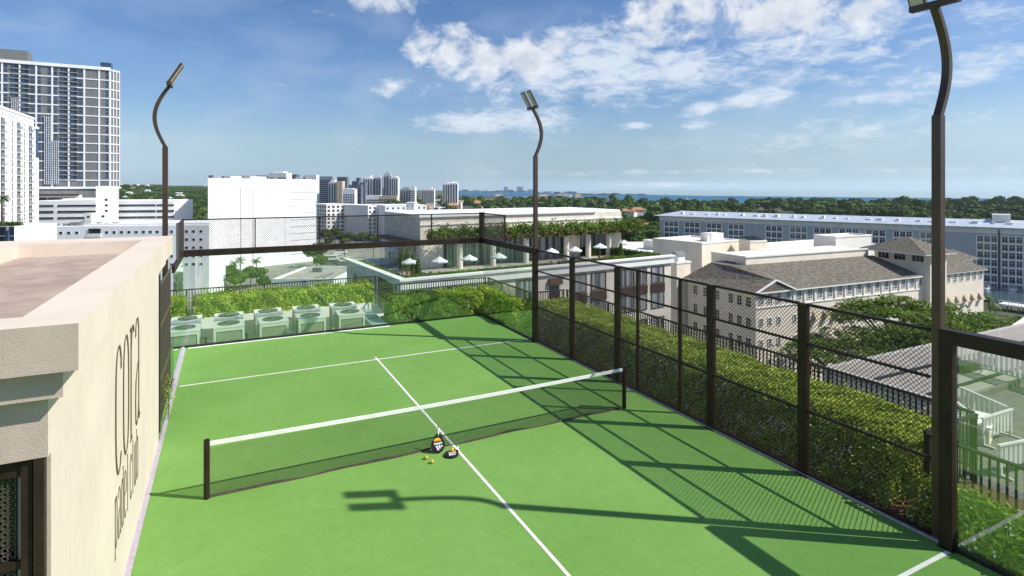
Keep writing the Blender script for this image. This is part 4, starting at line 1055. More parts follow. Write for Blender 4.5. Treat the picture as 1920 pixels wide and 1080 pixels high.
def tab0():
    t = thing('terrace_table', 'x', 'table', (0, 0, 0), 0, 'wooden tables on the roof terrace')
    MB().box(-.6, .6, -.4, .4, .70, .75).build('table_top', woodm, t)
    for a in (-.5, .5):
        for b_ in (-.32, .32): MB().box(a-.03, a+.03, b_-.03, b_+.03, 0, .70).build('leg', woodm, t)
    return t
def cha0():
    t = thing('terrace_chair', 'x', 'chair', (0, 0, 0), 0, 'wooden chairs on the roof terrace')
    MB().box(-.25, .25, -.25, .25, .40, .46).build('seat', woodm, t); MB().box(-.25, .25, .21, .25, .46, .88).build('backrest', woodm, t)
    for a in (-.21, .21):
        for b_ in (-.21, .21): MB().box(a-.025, a+.025, b_-.025, b_+.025, 0, .40).build('leg', woodm, t)
    return t
U = [(738, 79, 'farthest left, over the side parapet'), (769, 66, 'beside the potted cypresses at the corner'), (824, 67, 'in front of the left stone wall'), (880, 69, 'by the first column'), (935.5, 71, 'by the second column'),
     (1034, 76.5, 'just right of the far right court post'), (1078, 78.5, 'left of the right hand columns'), (1125, 83, 'in front of the clipped hedge between columns'), (1170, 88, 'at the far right of the terrace')]
u0, t0, c0 = umb0(), tab0(), cha0(); 
names = ['farthest left', 'corner', 'left wall', 'first column', 'second column', 'far post', 'right columns', 'clipped hedge', 'far right']
for i, (p, Z, l) in enumerate(U):
    q = W(p, Z, -5.9); o = u0 if i == 0 else copy_tree(u0); o.location = q; o.scale = (.66, .66, .92); o.rotation_euler.z = f.rz+i*.3; o['label'] = 'white umbrella on the terrace, '+l
    q = q+Vector((1.4, .3, 0)); o = t0 if i == 0 else copy_tree(t0); o.location = q; o.rotation_euler.z = f.rz+i*.2; o['label'] = f'wooden table under the white umbrella, {names[i]}'
    for s_ in (1, -1):
        o = c0 if (i == 0 and s_ == 1) else copy_tree(c0); o.location = q+Vector((s_*1.0, .1, 0)); o.rotation_euler.z = f.rz-s_*PI/2; o['label'] = f'wooden chair {"right" if s_ > 0 else "left"} of the table under the umbrella, {names[i]}'
def cypress(q, hh, label):
    t = thing('potted_cypress', label, 'tree', tuple(q), 0, 'small cypresses on the terrace')
    MB().tube([(0, 0, 0), (0, 0, .4)], [.18, .24], 12).build('pot', tile, t)
    k = 900; z = RG.random(k); a = RG.random(k)*2*PI; r = (.42*(1-z)**.6+.08)*RG.uniform(.6, 1, k)
    P = np.stack([r*np.cos(a), r*np.sin(a), .5+z*(hh-.5)], 1); link('crown', tris_mesh('crown', leaf_quads(P, np.stack([np.cos(a), np.sin(a), a*0+.3], 1), .09, RG), treel), t)
    MB().tube([(0, 0, .5), (0, 0, hh*.9)], [.06, .02], 6).build('trunk', bark, t)
for i, (p, Z, hh) in enumerate(((755, 72, 3.2), (764, 70.5, 3.3), (775, 66, 3.1), (784, 65, 2.7))): cypress(W(p, Z, -5.9), hh, 'potted cypress at the terrace corner, '+['left one behind', 'second from left', 'tallest in front', 'rightmost in front'][i])
cypress(W(1164, 84, -5.9), 2.6, 'lone potted cypress near the far right umbrella')

# ---------------------------------------------------------------- G: historic building with shingle roofs
f = Fr(1417, 101.6, 1737, 122); Lg = f.L
t = f.root('historic_building', 'old cream building with grey shingle hip roofs and rows of small paned windows')
ze = f.zh(-13.8); D = 17.5
m = MB(); m.box(0, Lg, 0, D, 0, ze-.01); m.build('wall', creamb, t)
# roofs: solid wedges
def wedge(m, pts_low, pts_high, mi=0):
    n = len(pts_low); m.add(pts_low+pts_high, [tuple(range(n))[::-1], tuple(range(n, 2*n))]+[(i, (i+1) % n, n+(i+1) % n, n+i) for i in range(n)], mi)
zr = ze+3.2; e = .7
m = MB()
m.add([(-e, -e, ze), (9.2, -e, ze), (9.2, 10, zr), (4.2, 10, zr), (-e, D+e, ze), (4.2, 10.2, zr), (4.2, D-2, zr), (9.2, D, zr), (4.2, 3.5, ze+1.9), (4.2, -e, ze+1.9)],
      [(0, 9, 3, 6, 4), (9, 1, 2, 3), (6, 3, 2, 7), (0, 1, 9)], 0)
m.add([(9.2, -e, ze), (Lg-2.5, -e, ze), (Lg-2.5, 10, zr), (9.2, 10, zr)], [(0, 1, 2, 3)], 0)
m.add([(-e, -e, ze-.25), (Lg-2.5, -e, ze-.25), (Lg-2.5, D, ze-.25), (-e, D+e, ze-.25), (-e, -e, ze-.002), (Lg-2.5, -e, ze-.002), (Lg-2.5, D, ze-.002), (-e, D+e, ze-.002)], [(0, 3, 2, 1), (4, 5, 6, 7), (0, 1, 5, 4), (1, 2, 6, 5), (2, 3, 7, 6), (3, 0, 4, 7)], 1)
m.build('roof', [slate, wht2], t)
m = MB(); m.add([(-.4, -.45, ze), (8.6, -.45, ze), (4.2, -.45, ze+1.8)], [(0, 1, 2)]); m.bar((-.9, -.8, ze-.1), (4.2, -.8, ze+2.0), .3, .25); m.bar((9.4, -.8, ze-.1), (4.2, -.8, ze+2.0), .3, .25); m.build('gable', wht2, t)
m = MB(); m.box(8.2, Lg-4, 10.01, D+2, 0, f.zh(-9.2)); m.build('penthouse', creamb, t)
m = MB(); m.box(8.0, Lg-3.8, 9.8, 10.25, f.zh(-9.199), f.zh(-8.9)); m.box(8.0, 8.4, 10.26, D+2, f.zh(-9.199), f.zh(-8.9)); m.build('coping', wht2, t)
place(t, win(3.4, .9, 7, 1, .07, .08), [wht, darkw], [(8.2, 14.2, f.zh(-11.2))], rz=-PI/2, name='clerestory')
sw = win(1.3, 1.95, 3, 4, .10, .10, .06)
ps = [(p_, 0, ze-2.35) for p_ in [f.u(1494+0*k)+0 for k in ()]]
n = 15; ua, ub = f.u(1478), f.u(1725)
ps = [(ua+(ub-ua)*k/(n-1), 0, ze-2.3) for k in range(n)]
ps += [(f.u(p), 0, ze-2.4) for p in (1427, 1443, 1460)]
place(t, sw, [wht, darkw], ps)
place(t, MB().box(-.22, .22, -.2, -.01, 0, 2.3), [wht2], [(ua+(ub-ua)*(k+.5)/(n-1), 0, ze-2.6) for k in range(n)], 'pilaster')
place(t, win(.9, 1.5, 2, 3, .09, .1), [wht, darkw], [(f.u(p), 0, ze-z) for z in (6.3, 10.1, 13.9) for p in (1427, 1443, 1460, 1490, 1508)])
# awnings on the long face, shown side on
A = MB(); A.add([(-.55, 0, 1.5), (.55, 0, 1.5), (.55, -.9, 0), (-.55, -.9, 0), (-.55, 0, 0), (.55, 0, 0)], [(0, 3, 2, 1), (0, 4, 3), (1, 2, 5)])
place(t, A, [aw], [(ua+(ub-ua)*(k+.5)/(n-1), -.01, ze-6.2) for k in range(2, n-1)], 'awning')
m = MB(); m.box(0, Lg, -.14, -.012, ze-3.0, ze-2.8); m.build('string_course', wht2, t)
# west face
place(t, win(1.2, 1.9, 2, 3, .09, .1), [creamb, darkw], [(0, v, ze-z) for z in (3.0, 6.7, 10.4, 14.1) for v in (1.6, 3.7, 5.8, 9.2, 12.4, 15.2)], rz=-PI/2)
# right tower with pyramid roof
tw = f.root('roof_tower', 'square cream tower with low pyramid shingle roof at the right end of the old building', 'tower')
U0, U1 = f.u(1744, -1.2), f.u(1775, -1.2); RL = f.u(1737, -2.5); VB = 12.0; V0 = -1.2; zt = f.zh(zof(474, 121))
m = MB(); m.box(U0, U1, V0, VB-1.3, 0, zt-.01); m.build('wall', creamb, tw)
cxx, cyy = (U0+U1)/2, VB/2-1.2; ov = 1.3
m = MB(); m.add([(RL, V0-ov, zt), (U1+ov, V0-ov, zt), (U1+ov, VB, zt), (RL, VB, zt), (cxx-.2, cyy, zt+2.9), (cxx+.2, cyy, zt+2.9)], [(0, 1, 5, 4), (1, 2, 5), (2, 3, 4, 5), (3, 0, 4)]); m.build('roof', slate, tw)
m = MB(); m.box(RL+.1, U1+ov-.1, V0-ov+.1, VB-.1, zt-.35, zt-.005); m.build('soffit', wht2, tw)
place(tw, win(2.6, 1.5, 3, 1, .1, .1), [wht2, darkw], [(U0, v_, zt-2.2) for v_ in (1.2, 5.0, 8.6)], rz=-PI/2)
place(tw, win(1.6, 1.5, 2, 1, .1, .1), [wht2, darkw], [((U0+U1)/2, V0, zt-2.2)])
# east wing
wg = f.root('east_wing', 'right wing of the old cream building with hip roof and striped awnings')
U2, U3 = f.u(1772), f.u(1844); zw = f.zh(zof(512, 124))
m = MB(); m.box(U2-.4, U3, 0, 12, 0, zw-.01); m.build('wall', creamb, wg)
m = MB(); m.add([(U2-.4, -.7, zw), (U3+.7, -.7, zw), (U3+.7, 12.7, zw), (U2-.4, 12.7, zw), (U2-.4, 6, zw+3.6), (U3-5.5, 6, zw+3.6)], [(0, 1, 5, 4), (1, 2, 5), (2, 3, 4, 5)]); m.build('roof', slate, wg)
m = MB(); m.box(U2-.4, U3+.6, -.6, 12.6, zw-.3, zw-.005); m.build('soffit', wht2, wg)
place(wg, sw, [wht, darkw], [(U2+1.2+(U3-U2-2.4)*k/5, 0, zw-2.3) for k in range(6)])
place(wg, A, [aw], [(U2+1.5+(U3-U2-3)*k/4, -.01, zw-6.8) for k in range(5)], 'awning')
f3 = Fr(1782, 135, 1826, 137); t3 = f3.root('roof_cupola', 'small square cream tower with pyramid roof behind the east wing', 'tower')
zt = f3.zh(zof(485, 135)); m = MB(); m.box(.3, f3.L-.3, 0, 5, 0, zt-.01); m.build('wall', creamb, t3)
m = MB(); m.add([(-.6, -.8, zt), (f3.L+.6, -.8, zt), (f3.L+.6, 5.8, zt), (-.6, 5.8, zt), (f3.L/2, 2.5, zt+2.0)], [(0, 1, 4), (1, 2, 4), (2, 3, 4), (3, 0, 4)]); m.build('roof', slate, t3)
m = MB(); m.box(-.5, f3.L+.5, -.7, 5.7, zt-.3, zt-.005); m.build('soffit', wht2, t3)
place(t3, win(.8, .8, 1, 1), [wht2, darkw], [(1.5, 0, zt-1.4), (3.4, 0, zt-1.4)])
# blocks behind the old building
def plain(name, label, pa, Za, pb, Zb, ytop, depth, mm, extra=None):
    f = Fr(pa, Za, pb, Zb); t = f.root(name, label); zt = f.zh(zof(ytop, Za))
    m = MB(); m.box(0, f.L, 0, depth, 0, zt); m.build('wall', mm, t)
    m = MB(); m.box(-.12, f.L+.12, -.12, .3, zt+.001, zt+.35); m.box(-.12, .3, .301, depth, zt+.001, zt+.35); m.box(f.L-.3, f.L+.12, .301, depth, zt+.001, zt+.35); m.box(.301, f.L-.301, depth-.3, depth, zt+.001, zt+.34); m.build('parapet', wht2, t)
    return t, f, zt
t, f, zt = plain('stair_block', 'plain cream box on the roof at the left end of the old building', 1316, 126, 1387, 134, 458, 14, creamb)
m = MB(); m.box(f.L-6.5, f.L-2, 3, 6, zt+.01, zt+1.8); m.box(f.L-8, f.L-7.2, 3, 4, zt+.01, zt+1.5); m.build('roof_unit', wht2, t)
t, f, zt = plain('stair_block', 'small cream block carrying a little gabled hut at left of the old building', 1269, 117, 1295, 119, 495, 7, creamb)
m = MB(); m.box(1.2, 3.2, .8, 2.6, zt+.02, zt+1.5); m.add([(1, .6, zt+1.5), (3.4, .6, zt+1.5), (3.4, 2.8, zt+1.5), (1, 2.8, zt+1.5), (1, 1.7, zt+2.3), (3.4, 1.7, zt+2.3)], [(0, 1, 5, 4), (2, 3, 4, 5), (1, 2, 5), (3, 0, 4)], 1); m.build('hut', [wht, greyc], t)
t, f, zt = plain('roof_hut', 'small cream hut with scalloped top on the old building roof', 1406, 128, 1437, 129, 454, 4, creamb)
m = MB()
for k in range(7): m.tube([(.3+k*.55, .1, zt+.4), (.3+k*.55, 3.9, zt+.9)], .16, 8)
m.build('vent_caps', mat('dark_green_metal', (.05, .07, .06), rough=.5), t)
t, f, zt = plain('roof_hut', 'square cream plant room on the old building roof left of its tower', 1567, 140, 1634, 146, 446, 6, wht2)
t, f, zt = plain('flat_roof_wing', 'long flat roofed wing behind the old building ridge', 1390, 136, 1640, 160, 478, 16, creamb)
t, f, zt = plain('gate_house', 'little cream gate house with dark door beyond the terrace building', 1230, 150, 1248, 151, 455, 6, creamb)
m = MB(); m.box(f.L*.72, f.L*.95, -.05, -.01, zt-2.6, zt-.4); m.build('door', darkw, t)
t, f, zt = plain('flat_roof_building', 'low pale flat roofed building between the terrace building and the old building', 1195, 142, 1316, 146, 476, 26, wht2)
place(t, win(1.6, 1.3, 2, 1), [wht2, darkw], [(f.u(p), 0, zt-z) for p in (1262, 1275, 1290) for z in (4, 7.5)])

# ---------------------------------------------------------------- H: long blue-grey building
f = Fr(1237, 331, 1920, 228); ze = f.zh(-11.5)
Lh = f.L+28
t = f.root('waterfront_building', 'very long blue grey building with white framed window bays and metal roof')
m = MB(); m.box(0, Lh, 0, 24, 0, ze-2.6); m.build('wall', blueg, t)
m = MB(); m.box(-.1, Lh+.1, -.12, 24.1, ze-2.59, ze-.3); m.build('frieze', wht2, t)
m = MB(); m.add([(-3, -2.0, ze), (Lh+2, -2.0, ze), (Lh+2, 26, ze), (-3, 26, ze), (8, 12, ze+2.6), (Lh-5, 12, ze+2.6)], [(0, 1, 5, 4), (1, 2, 5), (2, 3, 4, 5), (3, 0, 4)]); m.build('roof', metroof, t)
m = MB(); m.box(-3, Lh+2, -2.05, 26, ze-.29, ze-.005); m.build('gutter', mat('gutter_grey', (.28, .33, .40), rough=.5), t)
def bay(nc, nr):
    w = nc*2.35+.5; m = MB(); fh = 3.25; hh = nr*fh
    m.box(-w/2, w/2, -.15, -.01, -hh, 0, 0)
    for i in range(nc):
        for j in range(nr):
            x = -w/2+.25+i*2.35+.3; z = -(j+1)*fh+.55
            m.box(x, x+.80, -.19, -.151, z, z+2.35, 1); m.box(x+.95, x+1.75, -.19, -.151, z, z+2.35, 1)
            m.box(x, x+1.75, -.22, -.191, z+1.5, z+1.6, 0)
    return m
B3 = bay(3, 7); B4 = bay(4, 7)
def zl(px): return f.u(px)
for pa, pb in ((1245, 1273), (1283, 1313), (1324, 1354), (1365, 1396), (1435, 1468), (1480, 1514), (1525, 1560), (1572, 1612), (1622, 1662), (1674, 1712), (1724, 1760)):
    a, b_ = f.u(pa), f.u(pb); w = b_-a; sc = w/(3*2.35+.5)
    m = MB()
    for (x, y, z) in B3.v: m.v.append((x*sc, y, z))
    m.f, m.m = B3.f, B3.m
    m.build('window_bay', [wht2, darkw], t).location = ((a+b_)/2, 0, ze-3.0)
for pa, pb in ((1830, 1872), (1876, 1920), (1924, 1975)):
    a, b_ = f.u(pa), f.u(pb); w = b_-a; sc = w/(3*2.35+.5); m = MB()
    for (x, y, z) in B3.v: m.v.append((x*sc, y, z))
    m.f, m.m = B3.f, B3.m
    m.build('window_bay', [wht2, darkw], t).location = ((a+b_)/2, 0, ze-3.4)
m = MB(); m.tube([(f.u(1873), -.3, 0), (f.u(1873), -.3, ze-1)], .25, 8); m.build('downpipe', darkw, t)
for k in range(26):
    x = 10+(Lh-18)*k/26+RD.uniform(0, 3); MB().box(x, x+RD.uniform(.8, 2.2), 4, 6, ze+.9, ze+1.6+RD.random()).build('roof_unit', wht2, t)
MB().box(f.u(1860, 10), f.u(1895, 10), 8, 16, ze+1, ze+5).build('plant_room', wht2, t)
# water of the basin, quay and pier in front of it
m = MB(); q = [loc(f, Lh*.72, -42, GZ+.6), loc(f, Lh+80, -42, GZ+.6), loc(f, Lh+80, -3, GZ+.6), loc(f, Lh*.72, -3, GZ+.6)]; m.add(q, [(0, 1, 2, 3)]); tag(m.build('water', mat('harbour_water', (.05, .09, .10), rough=.15, var=.3, scale=.2)), kind='structure')
f4 = Fr(1872, 190, 1960, 180)
t = f4.root('pier', 'long white pier deck with railing on the harbour water at right', 'pier')
m = MB(); m.box(0, f4.L, 0, 5, 1.6, 2.2); m.build('deck', wht2, t)
m = MB()
for k in range(14): m.box(k*f4.L/14, k*f4.L/14+.15, -.01, .12, 2.21, 3.3)
m.box(0, f4.L, -.01, .12, 3.31, 3.45); m.build('railing', wht2, t)
m = MB()
for k in range(6): m.box(2+k*3, 2.4+k*3, .2, .6, -.2, 1.59); m.box(2+k*3, 2.4+k*3, 4.2, 4.6, -.2, 1.59)
m.build('piles', greyc, t)
def boat(q, rz, label, L_=7):
    t = thing('motor_boat', label, 'boat', tuple(q), rz, 'small boats on the harbour water'); m = MB()
    o = [(-L_/2, -1.1), (L_*.2, -1.2), (L_/2, 0), (L_*.2, 1.2), (-L_/2, 1.1)]
    m.add([(x*.9, y*.7, -.1) for x, y in o]+[(x, y, .9) for x, y in o], [(4, 3, 2, 1, 0), (5, 6, 7, 8, 9)]+[(i, (i+1) % 5, 5+(i+1) % 5, 5+i) for i in range(5)]); m.build('hull', wht, t)
    m = MB(); m.add([(-1.2, -.8, .91), (1.2, -.8, .91), (1.2, .8, .91), (-1.2, .8, .91), (-1, -.7, 2.0), (.5, -.7, 2.0), (.5, .7, 2.0), (-1, .7, 2.0)], [(4, 5, 6, 7), (0, 1, 5, 4), (1, 2, 6, 5), (2, 3, 7, 6), (3, 0, 4, 7)]); m.build('cabin', curt, t); return t
boat(W(1900, 222, GZ+.6), .3, 'white cabin boat on the harbour water near the right border'); boat(W(1850, 224, GZ+.6), 0.1, 'small grey boat moored beside the old building', 5)
# ---------------------------------------------------------------- lower roofs at right, deck and barriers
zd = -4.4
def gpz(px, py, z): Z = (H-z)*F/(py-HY); return W(px, Z, z)
t = thing('flat_roof_annex', 'low annex with pale flat roof just beyond the hedge railing at right', 'building', (30, 10, GZ))
m = MB(); m.box(27.0, 64, 13.4, 18.6, GZ, zd); m.build('wall', lime, t, w=True)
m = MB(); m.box(27.0, 64, 18.3, 18.6, zd+.001, zd+.3); m.box(27.0, 27.3, 13.4, 18.29, zd+.001, zd+.3); m.build('parapet', mat('grey_stone', (.42, .39, .35), var=.12), t, w=True)
m = MB(); m.box(27.3, 64, 13.4, 18.29, zd+.002, zd+.03); m.build('roof', mat('pinkish_roof', (.30, .27, .24), rough=.9, var=.12, scale=.7), t, w=True)
m = MB()
for y in (14.3, 16.6): m.box(28, 50, y, y+.12, zd+.031, zd+.14)
m.box(33, 36, 15.2, 16, zd+.031, zd+.4); m.build('roof_pipes', blackm, t, w=True)
t = thing('deck_roof', 'grey planked roof deck at lower right seen through the near glass', 'deck', (30, 4, GZ))
m = MB(); m.box(15.2, 66, -12, 13.38, GZ, zd-.12); m.build('wall', lime, t, w=True)
m = MB(); 
for k in range(168): y = -11.9+k*.15; m.box(15.3, 66, y, y+.138, zd-.118, zd+.004*((k*7) % 3))
m.build('planks', deckm, t, w=True)
m = MB(); m.box(14.9, 15.28, -12, 13.38, zd-.2, zd+.35); m.box(15.3, 66, 13.2, 13.37, zd+.02, zd+.25); m.build('kerb', deckm, t, w=True)
def barrier(p, q, label, hgt=1.0):
    p = Vector((*p, zd+.02)); q = Vector((*q, zd+.02)); d = (q-p).normalized(); L_ = (q-p).length; z = Vector((0, 0, 1)); n = z.cross(d)
    t = thing('slatted_barrier', label, 'barrier', tuple((p+q)/2), 0, 'white slatted barriers on the roof deck')
    m = MB(); k = max(2, int(L_/.22))
    for i in range(k): m.bar(p+d*((i+.5)*L_/k)+z*.28, p+d*((i+.5)*L_/k)+z*(hgt-.02), .04, .14, up=tuple(d))
    m.build('slats', white_metal, t, w=True)
    m = MB(); m.bar(p+z*hgt, q+z*hgt, .10, .06); m.bar(p+z*.30+n*.05, q+z*.30+n*.05, .05, .08); m.build('rail', white_metal, t, w=True)
    for e_ in (p+d*.12, q-d*.12):
        m = MB(); m.bar(e_-n*.35+z*.03, e_+n*.35+z*.03, .06, .06); m.bar(e_+z*.06, e_+z*.99, .06, .06, up=tuple(d)); m.build('foot', white_metal, t, w=True)
a = gpz(1841, 838, zd); b = gpz(1898, 818, zd); c = gpz(1790, 800, zd); d_ = gpz(1870, 770, zd)
barrier((a.x, a.y), (b.x, b.y), 'white slatted barrier on the deck with shadow beside it, front side of the pen')
barrier((c.x, c.y), (a.x-.1, a.y+.1), 'white slatted barrier on the deck, left side of the pen')
e_ = gpz(1800, 772, zd); barrier((e_.x, e_.y), (b.x+.1, b.y+.2), 'white slatted barrier on the deck, back side of the pen')
a = gpz(1836, 700, zd); b = gpz(1990, 745, zd); barrier((a.x, a.y), (b.x, b.y), 'long white slatted barrier farther back on the deck', 1.25)
a = gpz(1800, 690, zd); b = gpz(1834, 688, zd); barrier((a.x, a.y), (b.x, b.y), 'short white slatted barrier at the far left of the deck', 1.1)
a = gpz(1872, 895, zd); b = gpz(1985, 870, zd); barrier((a.x, a.y), (b.x, b.y), 'nearest white slatted barrier at the right border')
q = gpz(1822, 815, zd); t = thing('wooden_crate', 'pale wooden box standing inside the barrier pen', 'crate', tuple(q), .3)
m = MB(); m.box(-.8, .8, -.6, .6, 0, .62); m.build('body', creamb, t); m = MB(); m.box(-.85, .85, -.65, .65, .621, .68); m.build('lid', wht2, t)
q = gpz(1815, 768, zd); t = thing('planter_box', 'small rusty planter box on the deck', 'planter', tuple(q), .2)
m = MB(); m.box(-.4, .4, -.25, .25, 0, .35); m.build('body', tile, t); m = MB(); m.box(-.36, .36, -.21, .21, .351, .37); m.build('soil', soil, t)
t = thing('parapet_building', 'white parapet and flat roof beyond the deck at the right border', 'building', (60, 14, GZ))
a = gpz(1860, 640, -3.6); b = gpz(2030, 596, -3.6)
ff = Fr(1862, 44, 1920, 51)
t.location = ff.a; t.rotation_euler.z = ff.rz
zq = ff.zh(-8.2)
m = MB(); m.box(0, 26, -9, 0, 0, zq); m.build('wall', creamb, t); m = MB(); m.box(0, 26, 0.01, .4, zq-2, zq+1.1); m.build('parapet', wht, t)

# ---------------------------------------------------------------- rain trees
def raintree(q, R, zc, label, n=15000, seed=0):
    rng = np.random.default_rng(seed); t = thing('rain_tree', label, 'tree', tuple(q), 0, 'wide flat crowned trees by the old building'); hc = zc-q[2]
    rd = random.Random(seed); limbs = MB(); limbs.tube([(0, 0, 0), (.3, .1, hc*.45)], [.9, .6], 10); cl = []
    for k in range(13):
        a = k*2.4+rd.uniform(-.3, .3); r = R*rd.uniform(.35, .95); e_ = (r*math.cos(a), r*math.sin(a), hc*(1-.16*(r/R)**2)+rd.uniform(-1.2, .2))
        limbs.tube([(.3, .1, hc*.42), (e_[0]*.45, e_[1]*.45, hc*.72), e_], [.42, .25, .08], 6)
    limbs.build('trunk', bark, t)
    P = []; Nn = []
    K = 130
    for k in range(K):
        a = rd.uniform(0, 2*PI); r = R*math.sqrt(rd.random()); z = hc*1.0-(r/R)**2*3.4+rd.uniform(-2.6, .9)*(.6 if r > R*.8 else 1)
        s = rd.uniform(1.0, 2.3); m_ = n//K
        th = rng.random(m_)*2*PI; rr_ = np.sqrt(rng.random(m_))*s
        x = r*math.cos(a)+rr_*np.cos(th)*1.25; y = r*math.sin(a)+rr_*np.sin(th); zz = z+.35*s*(1-(rr_/s)**2)*rng.random(m_)-rng.random(m_)**2*.5+.12*x*0
        P.append(np.stack([x, y, zz], 1)); Nn.append(np.tile((0, 0, 1.), (m_, 1)))
    P = np.concatenate(P); Nn = np.concatenate(Nn)
    link('crown', tris_mesh('crown', leaf_quads(P, Nn, .26, rng, .5, .45), treel), t); return t
raintree(W(1700, 92, GZ), 11, -13.6, 'big flat crowned rain tree left of the near right pole', seed=1)
raintree(W(1610, 84, GZ), 10, -17.0, 'rain tree seen through the mesh over the parked cars', seed=2, n=11000)
raintree(W(1790, 80, GZ), 10.5, -15.2, 'rain tree just right of the near right pole', seed=3)
raintree(W(1890, 84, GZ), 11, -15.0, 'rain tree at the right border beyond the white parapet', seed=4)
raintree(W(1720, 68, GZ), 8.5, -15.5, 'nearest rain tree low behind the mesh fence', seed=5, n=11000)
raintree(W(1960, 70, GZ), 9, -13.2, 'rain tree mostly cut by the right border', seed=6, n=9000)

# ---------------------------------------------------------------- ordinary trees
def lumpy(rng, R, n=900, lobes=7, leafs=.55, core=True):
    V = []; m = MB()
    cs = [(0, 0, R*.9, R*.62)]+[(R*.55*math.cos(a+.4*k), R*.55*math.sin(a+.4*k), R*(.55+.55*rng.random()), R*(.34+.2*rng.random())) for k, a in enumerate(np.linspace(0, 2*PI, lobes))]
    for (x, y, z, r) in cs:
        k = int(n*r*r/sum(c[3]**2 for c in cs)); d = rng.normal(0, 1, (k, 3)); d /= np.linalg.norm(d, axis=1)[:, None]
        P = np.array([x, y, z])+d*np.array([r, r, r*.8])*rng.uniform(.82, 1.08, (k, 1)); V.append(leaf_quads(P, d, leafs, rng, .7, .5))
        if core: m.sphere((x, y, z), (r*.86, r*.86, r*.68), 9, 6)
    return np.concatenate(V), m
def tree_meshes(kind, nvar, R, n, leafs, seed):
    out = []
    for v in range(nvar):
        rng = np.random.default_rng(seed+v); V, core = lumpy(rng, R, n, leafs=leafs)
        m = MB(); m.v = [tuple(p) for p in V]; m.f = [(i, i+1, i+2, i+3) for i in range(0, len(V), 4)]; m.m = [0]*len(m.f)
        m.merge(core); m.tube([(0, 0, -R*1.0), (0, 0, R*.7)], [R*.07, R*.04], 6, m=1); out.append(m.mesh(kind, [treem, bark]))
    return out
TM = tree_meshes('broadleaf_tree', 5, 6.0, 850, .62, 50)
def in_front(px, Z): return True
rd = random.Random(77); cand = []
def scatter(px0, px1, Z0, Z1, n, s0=.8, s1=1.35):
    for _ in range(n):
        Z = Z0+(Z1-Z0)*rd.random()**.8; cand.append((rd.uniform(px0, px1), Z, rd.uniform(s0, s1)))
scatter(1150, 1960, 500, 1120, 560, .8, 1.5)
scatter(1165, 1245, 330, 520, 26, .7, 1.1)
scatter(600, 1160, 520, 1500, 330, .8, 1.4)
scatter(225, 392, 330, 800, 60, .8, 1.3)
scatter(2000, 2500, 300, 900, 20)
cand.sort(key=lambda c: c[1])
# keep the trees out of buildings that stand in the same place
ntop = 0; stuffm = []
for px, Z, s in cand:
    if 1225 < px < 1990 and Z < 380: continue
    q = W(px, Z, GZ+6*s*.9)
    if ntop < 290:
        o = link('broadleaf_tree', TM[rd.randrange(5)], None, tuple(q), rd.uniform(0, 6.28)); o.scale = (s, s, s*rd.uniform(.75, 1.05))
        lab = 'round dark green tree in the woods along the shore at right' if px > 1150 else ('round green tree in the wooded belt before the skyline' if px > 500 else 'round green tree at the foot of the left hill')
        tag(o, lab, 'tree', 'woods along the shore' if px > 1150 else ('wooded belt before the skyline' if px > 500 else 'trees below the hill')); ntop += 1
    else: stuffm.append((px, Z, s))
V = []
lobeV, _ = lumpy(np.random.default_rng(9), 6.0, 260, leafs=1.3, core=False); corem = lumpy(np.random.default_rng(9), 6.0, 50, leafs=1)[1]
core = MB(); LV = []
for px, Z, s in stuffm:
    q = W(px, Z, GZ+5.4*s); a = rd.uniform(0, 6.28); c, n_ = math.cos(a), math.sin(a)
    R_ = np.array([[c, n_, 0], [-n_, c, 0], [0, 0, 1]]); LV.append(lobeV @ R_*s*np.array([1, 1, rd.uniform(.75, 1.35)])+np.array(q)); core.merge(corem, tuple(q), a, s)
o = link('woodland', tris_mesh('woodland', np.concatenate(LV), treem)); tag(o, 'far mass of dark green treetops reaching to the sea', 'woodland', kind='stuff')
oc = core.build('woodland_depth', treem, o)
# near bushes and trees by the blank block, street greenery
TS = tree_meshes('garden_tree', 3, 3.0, 900, .30, 90)
for i, (px, Z, s, zc) in enumerate(((398, 238, 1.7, -32.5), (415, 232, 1.5, -33), (432, 238, 1.3, -33), (452, 228, 1.2, -33.5), (470, 232, 1.3, -33), (488, 236, 1.1, -33), (383, 242, 1.4, -33), (594, 292, 2.0, -32), (600, 275, 1.4, -33.5), (392, 225, 1.1, -33.5), (440, 224, 1.0, -34), (495, 224, 1.0, -34), (405, 222, 1.2, -33.5), (610, 408, 1.6, -32), (628, 415, 1.8, -32), (640, 400, 1.3, -33), (655, 398, 1.5, -33), (668, 392, 1.2, -33), (684, 396, 1.6, -33), (700, 390, 1.4, -33), (618, 385, 1.2, -33.5), (646, 380, 1.1, -33.5))):
    o = link('garden_tree', TS[i % 3], None, tuple(W(px, Z, zc)), i*1.3); o.scale = (s, s, s); tag(o, 'leafy green tree at the foot of the white block' if i < 13 else 'leafy street tree before the cream apartments', 'tree', 'garden trees below the white block' if i < 13 else 'street trees before the cream apartments')
for i, (px, Z, hh) in enumerate(((450, 246, 9.5), (438, 248, 8.0), (481, 244, 10), (588, 300, 8), (646, 330, 6), (700, 330, 7))):
    palm(W(px, Z, GZ), hh, ['middle palm before the white block', 'leftmost palm before the white block', 'right hand palm before the white block', 'palm beside the street left of the vans', 'thin palm by the parked vans', 'palm before the cream apartments'][i], 2.8, 15, 10+i)
for i, (px, Z, hh, fl) in enumerate(((1514, 96, 16, 3.0), (1536, 100, 15, 3.0), (1857, 150, 11, 3.4), (1188, 360, 12, 4))):
    palm(W(px, Z, GZ), hh, ['tall palm through the mesh before the old building', 'second palm through the mesh before the old building', 'palm with yellowish fronds right of the old building', 'tall palm right of the terrace building'][i], fl, 16, 30+i)
